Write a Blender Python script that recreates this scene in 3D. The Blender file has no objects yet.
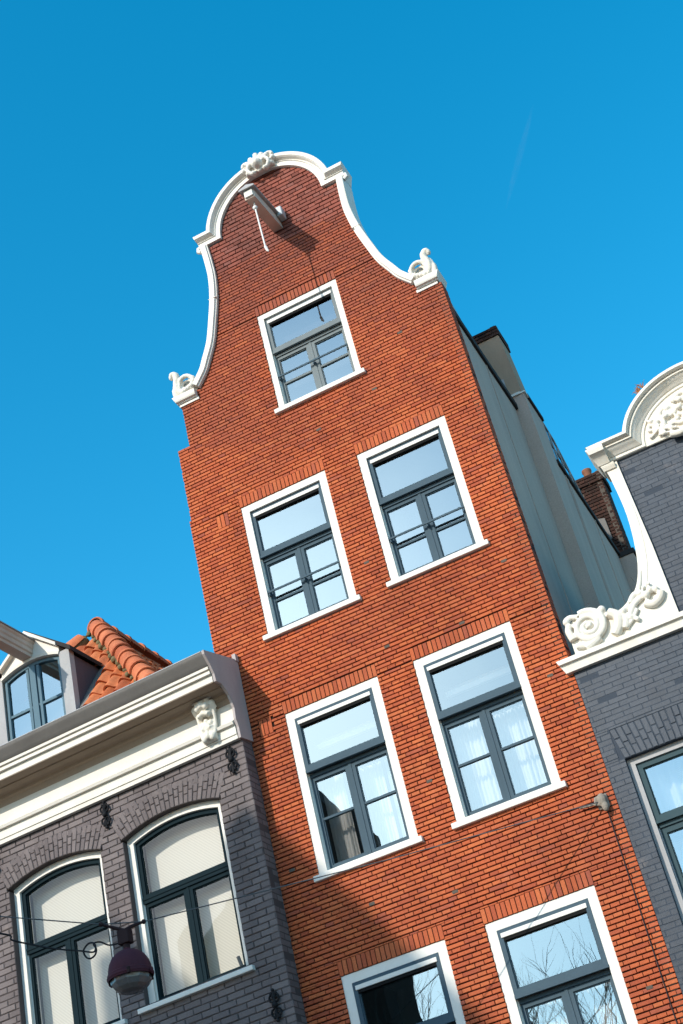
import bpy, bmesh, math, random
from math import sin, cos, pi, radians
from mathutils import Vector, Matrix, noise
random.seed(7)
S = bpy.context.scene
COL = S.collection
# ------------------------------------------------------------------ camera
cam = bpy.data.cameras.new('camera'); CAM = bpy.data.objects.new('camera', cam); COL.objects.link(CAM)
cam.sensor_fit = 'AUTO'; cam.sensor_width = 36.0; cam.lens = 1510.405 * 36 / 1024
cam.clip_start = .1; cam.clip_end = 20000
_R = Vector((0.88345575, 0.41945415, -0.20872027)); _U = Vector((0.39753082, -0.43535121, 0.80773669)); _F = Vector((-0.24794188, 0.79657237, 0.55135949))
CAM.matrix_world = Matrix(((_R.x, _U.x, -_F.x, 2.33521), (_R.y, _U.y, -_F.y, -15.24408), (_R.z, _U.z, -_F.z, 1.59108), (0, 0, 0, 1)))
S.camera = CAM
# ------------------------------------------------------------------ sky and sun
SUN = Vector((-.43, -1.0, .605)).normalized()          # towards the sun
W = bpy.data.worlds.new('World'); S.world = W; W.use_nodes = True
nt = W.node_tree; nt.nodes.clear()
sk = nt.nodes.new('ShaderNodeTexSky'); sk.sky_type = 'NISHITA'; sk.sun_disc = False
sk.sun_elevation = math.asin(SUN.z); sk.sun_rotation = math.atan2(SUN.x, SUN.y)
sk.altitude = 0; sk.air_density = 1.0; sk.dust_density = .6; sk.ozone_density = 1.6
hs = nt.nodes.new('ShaderNodeHueSaturation'); hs.inputs['Hue'].default_value = .479; hs.inputs['Saturation'].default_value = 1.47
bg = nt.nodes.new('ShaderNodeBackground'); bg.inputs[1].default_value = .15
wo = nt.nodes.new('ShaderNodeOutputWorld')
nt.links.new(sk.outputs[0], hs.inputs['Color']); nt.links.new(hs.outputs[0], bg.inputs[0]); nt.links.new(bg.outputs[0], wo.inputs[0])
sl = bpy.data.lights.new('sun', 'SUN'); sl.energy = 2.35; sl.angle = radians(.5); sl.color = (1, .93, .82)
so = bpy.data.objects.new('sun', sl); COL.objects.link(so); so.rotation_euler = SUN.to_track_quat('Z', 'Y').to_euler(); so.location = (-20, -40, 40)
S.view_settings.view_transform = 'Standard'; S.view_settings.look = 'None'; S.view_settings.gamma = 1
S.view_settings.exposure = .98
try: S.cycles.max_bounces = 8; S.cycles.transparent_max_bounces = 12
except Exception: pass

# ------------------------------------------------------------------ materials
class N:
    def __init__(s, name):
        s.m = bpy.data.materials.new(name); s.m.use_nodes = True; s.t = s.m.node_tree; s.t.nodes.clear()
        s.out = s.n('ShaderNodeOutputMaterial'); s.p = s.n('ShaderNodeBsdfPrincipled'); s.l(s.p.outputs[0], s.out.inputs[0])
    def n(s, k, **kw):
        o = s.t.nodes.new(k)
        for a, b in kw.items(): setattr(o, a, b)
        return o
    def l(s, a, b): s.t.links.new(a, b)
    def coord(s):
        if not hasattr(s, '_c'): s._c = s.n('ShaderNodeTexCoord')
        return s._c.outputs['Object']
    def noise(s, scale, detail=4, rough=.55, stretch=None):
        o = s.n('ShaderNodeTexNoise'); o.inputs['Scale'].default_value = scale; o.inputs['Detail'].default_value = detail; o.inputs['Roughness'].default_value = rough
        c = s.coord()
        if stretch:
            mp = s.n('ShaderNodeMapping'); mp.inputs['Scale'].default_value = stretch; s.l(c, mp.inputs[0]); c = mp.outputs[0]
        s.l(c, o.inputs['Vector']); return o.outputs[0]
    def ramp(s, fac, stops):
        o = s.n('ShaderNodeValToRGB'); e = o.color_ramp.elements
        while len(e) < len(stops): e.new(.5)
        for k, (p, c) in zip(e, stops):
            k.position = p; k.color = (c if len(c) == 4 else (*c, 1)) if hasattr(c, '__len__') else (c, c, c, 1)
        s.l(fac, o.inputs[0]); return o.outputs[0]
    def mix(s, fac, a, b, mode='MIX'):
        o = s.n('ShaderNodeMix', data_type='RGBA', blend_type=mode)
        for sock, v in ((o.inputs[0], fac), (o.inputs[6], a), (o.inputs[7], b)):
            if hasattr(v, 'is_linked'): s.l(v, sock)
            else: sock.default_value = v if not hasattr(v, '__len__') else ((*v, 1) if len(v) == 3 else v)
        return o.outputs[2]
    def math(s, op, a, b=0, c=None):
        o = s.n('ShaderNodeMath', operation=op)
        for sock, v in zip(o.inputs, (a, b, c)):
            if v is None: continue
            if hasattr(v, 'is_linked'): s.l(v, sock)
            else: sock.default_value = v
        return o.outputs[0]
    def col(s, c):
        if hasattr(c, 'is_linked'): s.l(c, s.p.inputs['Base Color'])
        else: s.p.inputs['Base Color'].default_value = (*c, 1)
    def rough(s, r):
        if hasattr(r, 'is_linked'): s.l(r, s.p.inputs['Roughness'])
        else: s.p.inputs['Roughness'].default_value = r
    def bump(s, h, strength=.3, dist=.01):
        b = s.n('ShaderNodeBump'); b.inputs['Strength'].default_value = strength; b.inputs['Distance'].default_value = dist
        s.l(h, b.inputs['Height']); s.l(b.outputs[0], s.p.inputs['Normal'])

def paint(name, c, rough=.5, dirt=.25, dirtcol=(.3, .26, .2), scale=3, bump=.15, metal=0, spec=.08):
    m = N(name)
    st = m.noise(scale, 6, .65, (1, 1, .35)); fine = m.noise(40, 4)
    f = m.math('MULTIPLY', m.ramp(st, [(.45, 0), (.75, 1)]), dirt)
    base = m.mix(f, c, tuple(a * b * 1.6 for a, b in zip(c, dirtcol)) if max(c) > .4 else tuple(.55 * a for a in c))
    base = m.mix(.10, base, fine, 'OVERLAY')
    m.col(base); m.rough(max(rough, .7)); m.bump(fine, bump, .004); m.p.inputs['Metallic'].default_value = metal; m.p.inputs['Specular IOR Level'].default_value = spec
    return m.m

def streaked(name, c, c2):
    m = N(name); st = m.noise(2.2, 6, .65, (1.4, 1.4, .10)); bl = m.noise(.9, 5, .6); fi = m.noise(55, 5, .7)
    f = m.math('ADD', m.math('MULTIPLY', m.ramp(st, [(.40, 0), (.72, 1)]), .45), m.math('MULTIPLY', m.ramp(bl, [(.45, 0), (.7, 1)]), .35))
    m.col(m.mix(.25, m.mix(f, c, c2), m.ramp(fi, [(.3, .25), (.7, .75)]), 'OVERLAY')); m.rough(.9); m.bump(fi, .4, .004); m.p.inputs['Specular IOR Level'].default_value = .08
    return m.m
def brick(name, stops, rough=.85, stain=None, stainamt=.5, weather=None, grain=.35, bumpscale=60, spec=.1):
    m = N(name)
    g = m.n('ShaderNodeNewGeometry'); r = g.outputs['Random Per Island']
    base = m.ramp(r, stops)
    big = m.noise(.8, 5, .6); mid = m.noise(7, 5, .6); fine = m.noise(bumpscale, 6, .7)
    base = m.mix(grain, base, m.ramp(fine, [(.3, .2), (.7, .8)]), 'OVERLAY')
    if stain:
        base = m.mix(m.math('MULTIPLY', m.ramp(big, [(.42, 0), (.72, 1)]), stainamt), base, stain)
        base = m.mix(m.math('MULTIPLY', m.ramp(mid, [(.55, 0), (.75, 1)]), stainamt * .5), base, stain)
    sv = m.noise(1.6, 5, .6, (1.5, 1.5, .16)); pale = m.noise(3.1, 6, .7)
    base = m.mix(m.math('MULTIPLY', m.ramp(sv, [(.50, 0), (.72, 1)]), .42), base, m.mix(1, base, (.55, .52, .52), 'MULTIPLY'))
    base = m.mix(m.math('MULTIPLY', m.ramp(pale, [(.60, 0), (.78, 1)]), .30), base, m.mix(.5, base, (.55, .42, .34)))
    if weather:
        z0, z1, wc, amt = weather
        sx = m.n('ShaderNodeSeparateXYZ'); m.l(m.coord(), sx.inputs[0])
        zz = m.math('ADD', sx.outputs[2], m.math('MULTIPLY', big, 2.2))
        mr = m.n('ShaderNodeMapRange'); m.l(zz, mr.inputs[0]); mr.inputs[1].default_value = z0 + 1.1; mr.inputs[2].default_value = z1 + 1.1
        r2 = m.math('MULTIPLY', m.math('FRACT', m.math('MULTIPLY', r, 37.7)), .5)
        f = m.math('MULTIPLY', mr.outputs[0], m.math('MULTIPLY', m.math('ADD', r2, .5), amt))
        base = m.mix(f, base, wc)
    m.col(base); m.rough(rough); m.bump(fine, .5, .004); m.p.inputs['Specular IOR Level'].default_value = spec
    return m.m

M = {}
M['brick_red'] = brick('red_brick', [(0, (.34, .078, .038)), (.2, (.42, .098, .042)), (.55, (.465, .112, .044)), (.85, (.50, .135, .052)), (.95, (.42, .105, .05)), (1, (.31, .082, .05))],
                       stain=(.23, .068, .040), stainamt=.55, weather=(13.2, 16.8, (.205, .066, .047), 1.1))
M['brick_old'] = brick('dull_old_brick', [(0, (.17, .056, .042)), (.3, (.225, .072, .052)), (.7, (.27, .085, .060)), (1, (.22, .085, .068))], stain=(.115, .055, .045), stainamt=.7)
M['mortar'] = paint('dark_mortar', (.034, .020, .015), .95, .2)
M['brick_grey'] = brick('painted_grey_brick', [(0, (.128, .106, .106)), (.5, (.152, .126, .125)), (1, (.178, .148, .144))], rough=.7, stain=(.10, .085, .08), stainamt=.5, grain=.3)
M['mortar_grey'] = paint('painted_grey_joint', (.085, .070, .069), .8, .2)
M['brick_dark'] = brick('painted_slate_brick', [(0, (.042, .053, .069)), (.5, (.049, .061, .078)), (1, (.056, .068, .086))], rough=.5, stain=(.05, .055, .065), stainamt=.5, grain=.25, bumpscale=38, spec=.2)
M['mortar_dark'] = paint('painted_slate_joint', (.045, .055, .071), .6, .2)
M['brick_brown'] = brick('brown_chimney_brick', [(0, (.03, .018, .015)), (.5, (.05, .026, .02)), (1, (.075, .036, .027))])
M['mortar_pale'] = paint('pale_mortar', (.10, .085, .07), .9)
M['white'] = paint('white_paint', (.70, .675, .62), .45, .38, (.5, .45, .37), 4)
M['white_clean'] = paint('white_window_paint', (.70, .67, .615), .35, .30, (.5, .46, .4), 5, .06)
M['cream'] = paint('cream_stone_paint', (.70, .665, .59), .5, .35, (.5, .42, .3), 5, .2)
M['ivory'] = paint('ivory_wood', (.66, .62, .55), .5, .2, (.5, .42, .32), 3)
M['sash_grey'] = paint('blue_grey_sash', (.060, .092, .115), .35, .2)
M['sash_mid'] = paint('weathered_grey_sash', (.16, .185, .19), .45, .3)
M['sash_blue'] = paint('pale_blue_sash', (.10, .165, .205), .4, .2)
M['sash_teal'] = paint('dark_teal_sash', (.004, .014, .019), .3, .1)
M['sash_slate'] = paint('slate_green_sash', (.045, .075, .085), .35, .15)
M['zinc'] = paint('zinc_gutter', (.175, .162, .15), .5, .4, (.4, .4, .4), 2)
M['lead'] = paint('lead_sheet', (.36, .355, .355), .55, .4, (.4, .4, .4), 2)
M['mauve'] = paint('mauve_lead_board', (.40, .35, .335), .6, .3)
M['cheek'] = paint('dark_lead_cheek', (.10, .085, .10), .6, .4)
M['stucco'] = streaked('grey_stucco', (.47, .365, .305), (.35, .27, .23))
M['stucco_tan'] = paint('tan_stucco', (.36, .26, .185), .9, .5, (.5, .5, .5), 2.5, .4)
M['bitumen'] = paint('dark_bitumen', (.04, .036, .035), .8, .3)
M['iron'] = paint('black_iron', (.018, .018, .02), .45, .3)
M['beamwood'] = paint('taupe_beam_paint', (.60, .49, .41), .55, .3)
M['taupe'] = paint('shade_taupe_paint', (.31, .24, .18), .7, .3)  # taupe paint, with the soffit's shade darkened into its colour
M['steel'] = paint('galvanised_steel', (.5, .52, .53), .4, .3, metal=.3)
M['lampdark'] = paint('dark_brown_iron', (.035, .020, .021), .5, .3)
M['lamp'] = paint('plum_enamel', (.075, .026, .036), .4, .3)
M['wire'] = paint('weathered_wire', (.11, .11, .115), .6, .1)
M['cablem'] = paint('black_cable', (.03, .03, .034), .5, .1)
M['copper'] = paint('copper_pot', (.26, .12, .075), .5, .3)
M['rope'] = paint('white_rope', (.72, .70, .66), .8, .2)
M['stone'] = paint('weathered_stone', (.26, .225, .185), .9, .5)
M['room'] = paint('interior_plaster', (.42, .41, .39), .9, .1)
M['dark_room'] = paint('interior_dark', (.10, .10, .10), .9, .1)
M['black'] = paint('black_slot', (.01, .01, .01), .8, 0)
M['paving'] = brick('street_paving', [(0, (.12, .09, .08)), (1, (.16, .13, .115))])
M['tile'] = brick('orange_pantile', [(0, (.44, .105, .036)), (.4, (.56, .15, .052)), (.75, (.60, .19, .075)), (1, (.38, .095, .04))], rough=.75, stain=(.16, .07, .045), stainamt=.55, grain=.3, bumpscale=30)
M['ridge'] = brick('orange_ridge_tile', [(0, (.48, .13, .055)), (.5, (.56, .175, .08)), (1, (.40, .10, .045))], rough=.75, stain=(.20, .09, .055), stainamt=.5, grain=.3, bumpscale=30)
M['moss'] = paint('mossy_mortar', (.16, .13, .07), .95, .5)
M['weed'] = paint('dry_weed', (.34, .15, .06), .9, .2)
M['bark'] = paint('bark', (.09, .075, .06), .95, .3)
M['curtain'] = None
def glass(name, tint, base, gain, room=1.0):
    m = N(name); m.t.nodes.remove(m.p)
    fr = m.n('ShaderNodeFresnel'); fr.inputs[0].default_value = 1.55
    f = m.math('MINIMUM', m.math('ADD', m.math('MULTIPLY', fr.outputs[0], gain), base), .95)
    gl = m.n('ShaderNodeBsdfGlossy'); gl.inputs['Roughness'].default_value = .0; gl.inputs['Color'].default_value = (*tint, 1)
    wav = m.noise(1.3, 2, .5); b = m.n('ShaderNodeBump'); b.inputs['Strength'].default_value = .09; b.inputs['Distance'].default_value = .02
    m.l(wav, b.inputs['Height']); m.l(b.outputs[0], gl.inputs['Normal'])
    tr = m.n('ShaderNodeBsdfTransparent'); tr.inputs[0].default_value = (.90 * room, .90 * room, .90 * room, 1)
    mx = m.n('ShaderNodeMixShader'); m.l(f, mx.inputs[0]); m.l(tr.outputs[0], mx.inputs[1]); m.l(gl.outputs[0], mx.inputs[2]); m.l(mx.outputs[0], m.out.inputs[0])
    return m.m
M['glass'] = glass('window_glass', (.56, .83, .93), .27, 1.3)
M['glass_low'] = glass('lower_window_glass', (.60, .87, .96), .22, 1.2)
M['glass_plain'] = glass('plain_glass', (.95, 1, 1), .01, .6)
def cloth(name, c, weave, trans):
    m = N(name); m.t.nodes.remove(m.p)
    d = m.n('ShaderNodeBsdfDiffuse'); t = m.n('ShaderNodeBsdfTranslucent'); x = m.n('ShaderNodeMixShader'); x.inputs[0].default_value = trans
    wv = m.n('ShaderNodeTexWave', wave_type='BANDS', bands_direction='DIAGONAL'); wv.inputs['Scale'].default_value = weave; m.l(m.coord(), wv.inputs[0])
    cc = m.mix(.20, c, m.ramp(wv.outputs[0], [(.2, .35), (.8, .9)]), 'MULTIPLY')
    m.l(cc, d.inputs[0]); m.l(cc, t.inputs[0]); m.l(d.outputs[0], x.inputs[1]); m.l(t.outputs[0], x.inputs[2]); m.l(x.outputs[0], m.out.inputs[0])
    return m.m
M['blind'] = cloth('woven_cream_blind', (.73, .71, .635), 15, .15)
M['curtain'] = cloth('white_net_curtain', (.80, .80, .78), 30, .35)
m_ = N('milky_glass'); m_.col((.20, .18, .175)); m_.rough(.12); m_.p.inputs['Transmission Weight'].default_value = .35; m_.bump(m_.noise(9, 3), .6, .03); M['milky'] = m_.m

# ------------------------------------------------------------------ mesh helpers
OFS = {}
def root_of(o):
    while o.parent: o = o.parent
    return o
class MB:
    def __init__(s): s.v = []; s.f = []; s.mi = []
    def add(s, vs, fs, m=0):
        k = len(s.v); s.v.extend(vs); s.f.extend([tuple(k + i for i in f) for f in fs]); s.mi.extend([m] * len(fs)); return s
    def box(s, x0, x1, y0, y1, z0, z1, m=0, bev=0):
        if bev > 0:
            b = min(bev, (x1 - x0) * .45, (y1 - y0) * .45, (z1 - z0) * .45)
            bm = bmesh.new(); bmesh.ops.create_cube(bm, size=1)
            for v in bm.verts: v.co = Vector(((x0 + x1) / 2 + v.co.x * (x1 - x0), (y0 + y1) / 2 + v.co.y * (y1 - y0), (z0 + z1) / 2 + v.co.z * (z1 - z0)))
            bmesh.ops.bevel(bm, geom=bm.edges[:], offset=b, segments=2, affect='EDGES', profile=.5)
            bm.verts.index_update(); s.add([tuple(v.co) for v in bm.verts], [tuple(v.index for v in f.verts) for f in bm.faces], m); bm.free(); return s
        return s.add([(x0, y0, z0), (x1, y0, z0), (x1, y1, z0), (x0, y1, z0), (x0, y0, z1), (x1, y0, z1), (x1, y1, z1), (x0, y1, z1)],
                     [(0, 3, 2, 1), (4, 5, 6, 7), (0, 1, 5, 4), (1, 2, 6, 5), (2, 3, 7, 6), (3, 0, 4, 7)], m)
    def extr(s, pts, y0, y1, m=0):                         # outline in x,z pushed from y0 back to y1
        n = len(pts); v = [(x, y0, z) for x, z in pts] + [(x, y1, z) for x, z in pts]
        return s.add(v, [tuple(range(n)), tuple(range(2 * n - 1, n - 1, -1))] + [(i, i + n, (i + 1) % n + n, (i + 1) % n) for i in range(n)], m)
    def extrx(s, pts, x0, x1, m=0):                        # outline in y,z pushed along x
        n = len(pts); v = [(x0, y, z) for y, z in pts] + [(x1, y, z) for y, z in pts]
        return s.add(v, [tuple(range(n)), tuple(range(2 * n - 1, n - 1, -1))] + [(i, i + n, (i + 1) % n + n, (i + 1) % n) for i in range(n)], m)
    def ring(s, a, b, y0, y1, m=0):                        # frame between two outlines of equal length
        n = len(a); v = [(x, y0, z) for x, z in a] + [(x, y0, z) for x, z in b] + [(x, y1, z) for x, z in a] + [(x, y1, z) for x, z in b]
        f = []
        for i in range(n):
            j = (i + 1) % n
            f += [(i, j, n + j, n + i), (2 * n + i, 3 * n + i, 3 * n + j, 2 * n + j), (i, 2 * n + i, 2 * n + j, j), (n + i, n + j, 3 * n + j, 3 * n + i)]
        return s.add(v, f, m)
    def tube(s, path, r, n=8, m=0, flat=1.0, axis=None):
        P = [Vector(p) for p in path]; R = r if hasattr(r, '__len__') else [r] * len(P); v = []; prev = None
        for i, p in enumerate(P):
            t = (P[min(i + 1, len(P) - 1)] - P[max(i - 1, 0)]).normalized()
            if prev is None:
                a = Vector(axis) if axis else (Vector((0, 1, 0)) if abs(t.y) < .9 else Vector((1, 0, 0)))
            else: a = prev
            a = (a - t * a.dot(t)); a = a.normalized() if a.length > 1e-6 else Vector((0, 0, 1)); prev = a; b = t.cross(a)
            for k in range(n):
                w = 2 * pi * k / n; v.append(tuple(p + a * cos(w) * R[i] * flat + b * sin(w) * R[i]))
        f = [tuple(range(n))[::-1], tuple(range((len(P) - 1) * n, len(P) * n))]
        for i in range(len(P) - 1):
            for k in range(n): f.append((i * n + k, i * n + (k + 1) % n, (i + 1) * n + (k + 1) % n, (i + 1) * n + k))
        return s.add(v, f, m)
    def ball(s, c, r, m=0, seg=10, rz=None, ry=None):
        rz = rz or r; ry = ry or r; v = []; f = []; h = seg // 2 + 1
        for i in range(h + 1):
            t = pi * i / h
            for k in range(seg):
                w = 2 * pi * k / seg; v.append((c[0] + r * sin(t) * cos(w), c[1] + ry * sin(t) * sin(w), c[2] + rz * cos(t)))
        for i in range(h):
            for k in range(seg): f.append((i * seg + k, (i + 1) * seg + k, (i + 1) * seg + (k + 1) % seg, i * seg + (k + 1) % seg))
        return s.add(v, f, m)
    def lathe(s, c, prof, n=24, m=0):
        v = []; f = []
        for r, z in prof:
            for k in range(n): v.append((c[0] + r * cos(2 * pi * k / n), c[1] + r * sin(2 * pi * k / n), c[2] + z))
        for i in range(len(prof) - 1):
            for k in range(n): f.append((i * n + k, i * n + (k + 1) % n, (i + 1) * n + (k + 1) % n, (i + 1) * n + k))
        return s.add(v, f, m)
    def sweep(s, path, prof, m=0, e0=None, e1=None):       # profile (outward offset, y) carried along an x,z path with mitres
        n = len(path); k = len(prof); nor = []
        for i in range(n):
            d = []
            if i > 0: d.append((path[i][0] - path[i - 1][0], path[i][1] - path[i - 1][1]))
            if i < n - 1: d.append((path[i + 1][0] - path[i][0], path[i + 1][1] - path[i][1]))
            ns = []
            for a, b in d:
                L = math.hypot(a, b); ns.append((-b / L, a / L))
            if len(ns) == 2:
                sx, sz = ns[0][0] + ns[1][0], ns[0][1] + ns[1][1]; q = 2 / max(sx * sx + sz * sz, .3); nor.append((sx * q, sz * q))
            else: nor.append(ns[0])
        if e0: nor[0] = e0
        if e1: nor[-1] = e1
        v = []
        for (x, z), (a, b) in zip(path, nor):
            for o, y in prof: v.append((x + a * o, y, z + b * o))
        f = [tuple(range(k)), tuple(range((n - 1) * k, n * k))[::-1]]
        for i in range(n - 1):
            for j in range(k): f.append((i * k + j, (i + 1) * k + j, (i + 1) * k + (j + 1) % k, i * k + (j + 1) % k))
        return s.add(v, f, m)
    def mirror(s, cx):
        k = len(s.v); n = len(s.f)
        s.v += [(2 * cx - x, y, z) for x, y, z in s.v[:k]]; s.f += [tuple(k + i for i in f)[::-1] for f in s.f[:n]]; s.mi += s.mi[:n]; return s
    def build(s, name, mats, parent=None, smooth=0, recalc=True, remesh=0, label=None):
        o3 = OFS.get(root_of(parent).name, (0, 0, 0)) if parent else (0, 0, 0)
        me = bpy.data.meshes.new(name); me.from_pydata([(x - o3[0], y - o3[1], z - o3[2]) for x, y, z in s.v], [], s.f)
        mats = mats if isinstance(mats, (list, tuple)) else [mats]
        for q in mats: me.materials.append(q)
        if len(mats) > 1: me.polygons.foreach_set('material_index', s.mi)
        if recalc:
            bm = bmesh.new(); bm.from_mesh(me); bmesh.ops.recalc_face_normals(bm, faces=bm.faces[:]); bm.to_mesh(me); bm.free()
        if smooth:
            me.polygons.foreach_set('use_smooth', [True] * len(me.polygons))
            if smooth < 179:
                bm = bmesh.new(); bm.from_mesh(me)
                for e in bm.edges:
                    if len(e.link_faces) == 2 and e.calc_face_angle(0) > radians(smooth): e.smooth = False
                bm.to_mesh(me); bm.free()
        me.update()
        o = bpy.data.objects.new(name, me); COL.objects.link(o)
        if parent: o.parent = parent
        if remesh:
            q = o.modifiers.new('carve', 'REMESH'); q.mode = 'VOXEL'; q.voxel_size = remesh; q.use_smooth_shade = True
            q2 = o.modifiers.new('soft', 'SMOOTH'); q2.factor = .5; q2.iterations = 1
        if label: o['label'] = label
        return o
def thing(name, label, cat, loc=(0, 0, 0), rz=0, ofs=None, group=None):
    o = bpy.data.objects.new(name, None); COL.objects.link(o); o.location = loc; o.rotation_euler = (0, 0, rz)
    o['label'] = label; o['category'] = cat; o.empty_display_size = .3
    if group: o['group'] = group
    OFS[o.name] = ofs if ofs is not None else loc
    return o
def tag(o, label, cat, group=None):
    o['label'] = label; o['category'] = cat
    if group: o['group'] = group
    return o

# ---- brick courses --------------------------------------------------------
def brickbox(mb, fr, u0, u1, z0, z1, d, ch, jit=.0015, m=0):
    o, U, Nn = fr                                          # origin, along, outward
    p = random.uniform(-jit, jit); a = random.uniform(-jit, jit)
    def P(u, w, z): return (o[0] + U[0] * u + Nn[0] * w, o[1] + U[1] * u + Nn[1] * w, z)
    z0 += a; z1 += a
    vs = [P(u0, -d, z0), P(u1, -d, z0), P(u1, -d, z1), P(u0, -d, z1),
          P(u0, p - ch, z0), P(u1, p - ch, z0), P(u1, p - ch, z1), P(u0, p - ch, z1),
          P(u0 + ch, p, z0 + ch), P(u1 - ch, p, z0 + ch), P(u1 - ch, p, z1 - ch), P(u0 + ch, p, z1 - ch)]
    mb.add(vs, [(8, 9, 10, 11), (4, 5, 9, 8), (5, 6, 10, 9), (6, 7, 11, 10), (7, 4, 8, 11), (0, 1, 5, 4), (1, 2, 6, 5), (2, 3, 7, 6), (3, 0, 4, 7)], m)
def sub_iv(ivs, a, b):
    r = []
    for x, y in ivs:
        if b <= x or a >= y: r.append((x, y)); continue
        if a > x: r.append((x, a))
        if b < y: r.append((b, y))
    return r
def brickwork(mb, fr, z0, z1, H, L, outline, openings, joint=.0062, depth=.022, ch=.003, bed=.0142, thick=.2, bond='cross', jit=.0015, m=0, mm=1):
    """outline(z) -> intervals; openings: (x0,x1,z0,z1) or (fn(z)->(a,b) or None, zlo, zhi)"""
    rects = [q for q in openings if len(q) == 4]; fns = [q for q in openings if len(q) == 3]
    o, U, Nn = fr; n = int(math.ceil((z1 - z0) / H))
    def P(u, w, z): return (o[0] + U[0] * u + Nn[0] * w, o[1] + U[1] * u + Nn[1] * w, z)
    for k in range(n):
        a = z0 + k * H; b = a + H
        cuts = sorted({a, b, *[q[2] for q in rects if a + .004 < q[2] < b - .004], *[q[3] for q in rects if a + .004 < q[3] < b - .004]})
        for c0, c1 in zip(cuts[:-1], cuts[1:]):
            zm = (c0 + c1) / 2; ivs = outline(zm)
            for q in rects:
                if q[2] < zm < q[3]: ivs = sub_iv(ivs, q[0], q[1])
            for fn, lo, hi in fns:
                if lo < zm < hi:
                    t = fn(zm)
                    if t: ivs = sub_iv(ivs, *t)
            for x0, x1 in ivs:
                if x1 - x0 < .01: continue
                mb.add([P(x0 + .001, -depth, c0), P(x1 - .001, -depth, c0), P(x1 - .001, -depth, c1), P(x0 + .001, -depth, c1),
                        P(x0 + .001, -thick, c0), P(x1 - .001, -thick, c0), P(x1 - .001, -thick, c1), P(x0 + .001, -thick, c1)],
                       [(0, 1, 2, 3), (5, 4, 7, 6), (4, 0, 3, 7), (1, 5, 6, 2)], mm)
                if bond == 'cross':
                    w = L if k % 2 == 0 else L / 2; off = 0 if k % 4 == 0 else (L / 4 if k % 2 else L / 2)
                else:
                    w = L; off = (k % 2) * L / 2 + random.uniform(-.01, .01)
                i = math.floor((x0 - off) / w)
                while True:
                    u0 = off + i * w; u1 = u0 + w; i += 1
                    if u0 >= x1: break
                    p, q = max(u0, x0), min(u1, x1)
                    if q - p < .025: continue
                    pe = joint / 2 if p > x0 + .001 else 0; qe = joint / 2 if q < x1 - .001 else 0
                    zt = c1 - (bed if bond == 'cross' else joint) if c1 == b else c1
                    if zt - c0 < .01: continue
                    rj = random.uniform(-.002, .002)
                    brickbox(mb, fr, p + pe + (rj if pe else 0), q - qe + (rj if qe else 0), c0, zt, depth + .002, ch, jit, m)
def soldiers(mb, x0, x1, z0, z1, y, n, joint=.009, depth=.013, lean=0, mid=None, jit=.0015, m=0, mm=1):
    cx = (x0 + x1) / 2
    mb.add([(x0, y + depth, z0), (x1, y + depth, z0), (x1, y + depth, z1), (x0, y + depth, z1), (x0, y + .2, z0), (x1, y + .2, z0), (x1, y + .2, z1), (x0, y + .2, z1)],
           [(0, 1, 2, 3), (4, 7, 6, 5), (0, 4, 5, 1), (3, 2, 6, 7)], mm)
    for i in range(n):
        a = x0 + (x1 - x0) * i / n + joint / 2; b = x0 + (x1 - x0) * (i + 1) / n - joint / 2
        brickbox(mb, ((0, y), (1, 0), (0, -1)), a, b, z0 + .004, z1 - .004, depth + .002, .003, jit, m)

# ---- windows ---------------------------------------------------------------
def outl(x0, x1, zb, zc, rise, i=0, ib=None, n=14):
    """opening outline inset by i; zc is the springing height, rise the rise of the arch"""
    ib = i if ib is None else ib
    a, b = x0 + i, x1 - i
    if rise <= 0: return [(a, zb + ib), (b, zb + ib), (b, zc - i), (a, zc - i)]
    w = (x1 - x0) / 2; R = (w * w + rise * rise) / (2 * rise); cz = zc + rise - R; cx = (x0 + x1) / 2; r = R - i
    pts = [(a, zb + ib), (b, zb + ib)]
    for k in range(n + 1):
        x = b + (a - b) * k / n; pts.append((x, cz + math.sqrt(max(r * r - (x - cx) ** 2, 0))))
    return pts
def pane(mb, pts, y, tilt=.007):
    cx = sum(p[0] for p in pts) / len(pts); cz = sum(p[1] for p in pts) / len(pts); a = random.uniform(-tilt, tilt); b = random.uniform(-tilt, tilt)
    mb.add([(x, y + a * (x - cx) + b * (z - cz), z) for x, z in pts], [tuple(range(len(pts)))])
def folds(mb, x0, x1, z0, z1, y, amp, n, m=0, sag=0):
    k = max(24, int((x1 - x0) * 90)); v = []; ph = random.uniform(0, 6); ph2 = random.uniform(0, 6)
    rows = 6
    for r in range(rows + 1):
        t = r / rows
        for i in range(k + 1):
            s = i / k; x = x0 + (x1 - x0) * s
            xx = x + sag * (1 - t) * (s - .5)
            v.append((xx, y + amp * sin(s * n * 2 * pi + ph) * (.6 + .4 * t) + amp * .6 * sin(s * n * 4.6 + ph2 + t), z0 + (z1 - z0) * t))
    mb.add(v, [(r * (k + 1) + i, r * (k + 1) + i + 1, (r + 1) * (k + 1) + i + 1, (r + 1) * (k + 1) + i) for r in range(rows) for i in range(k)], m)
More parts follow.
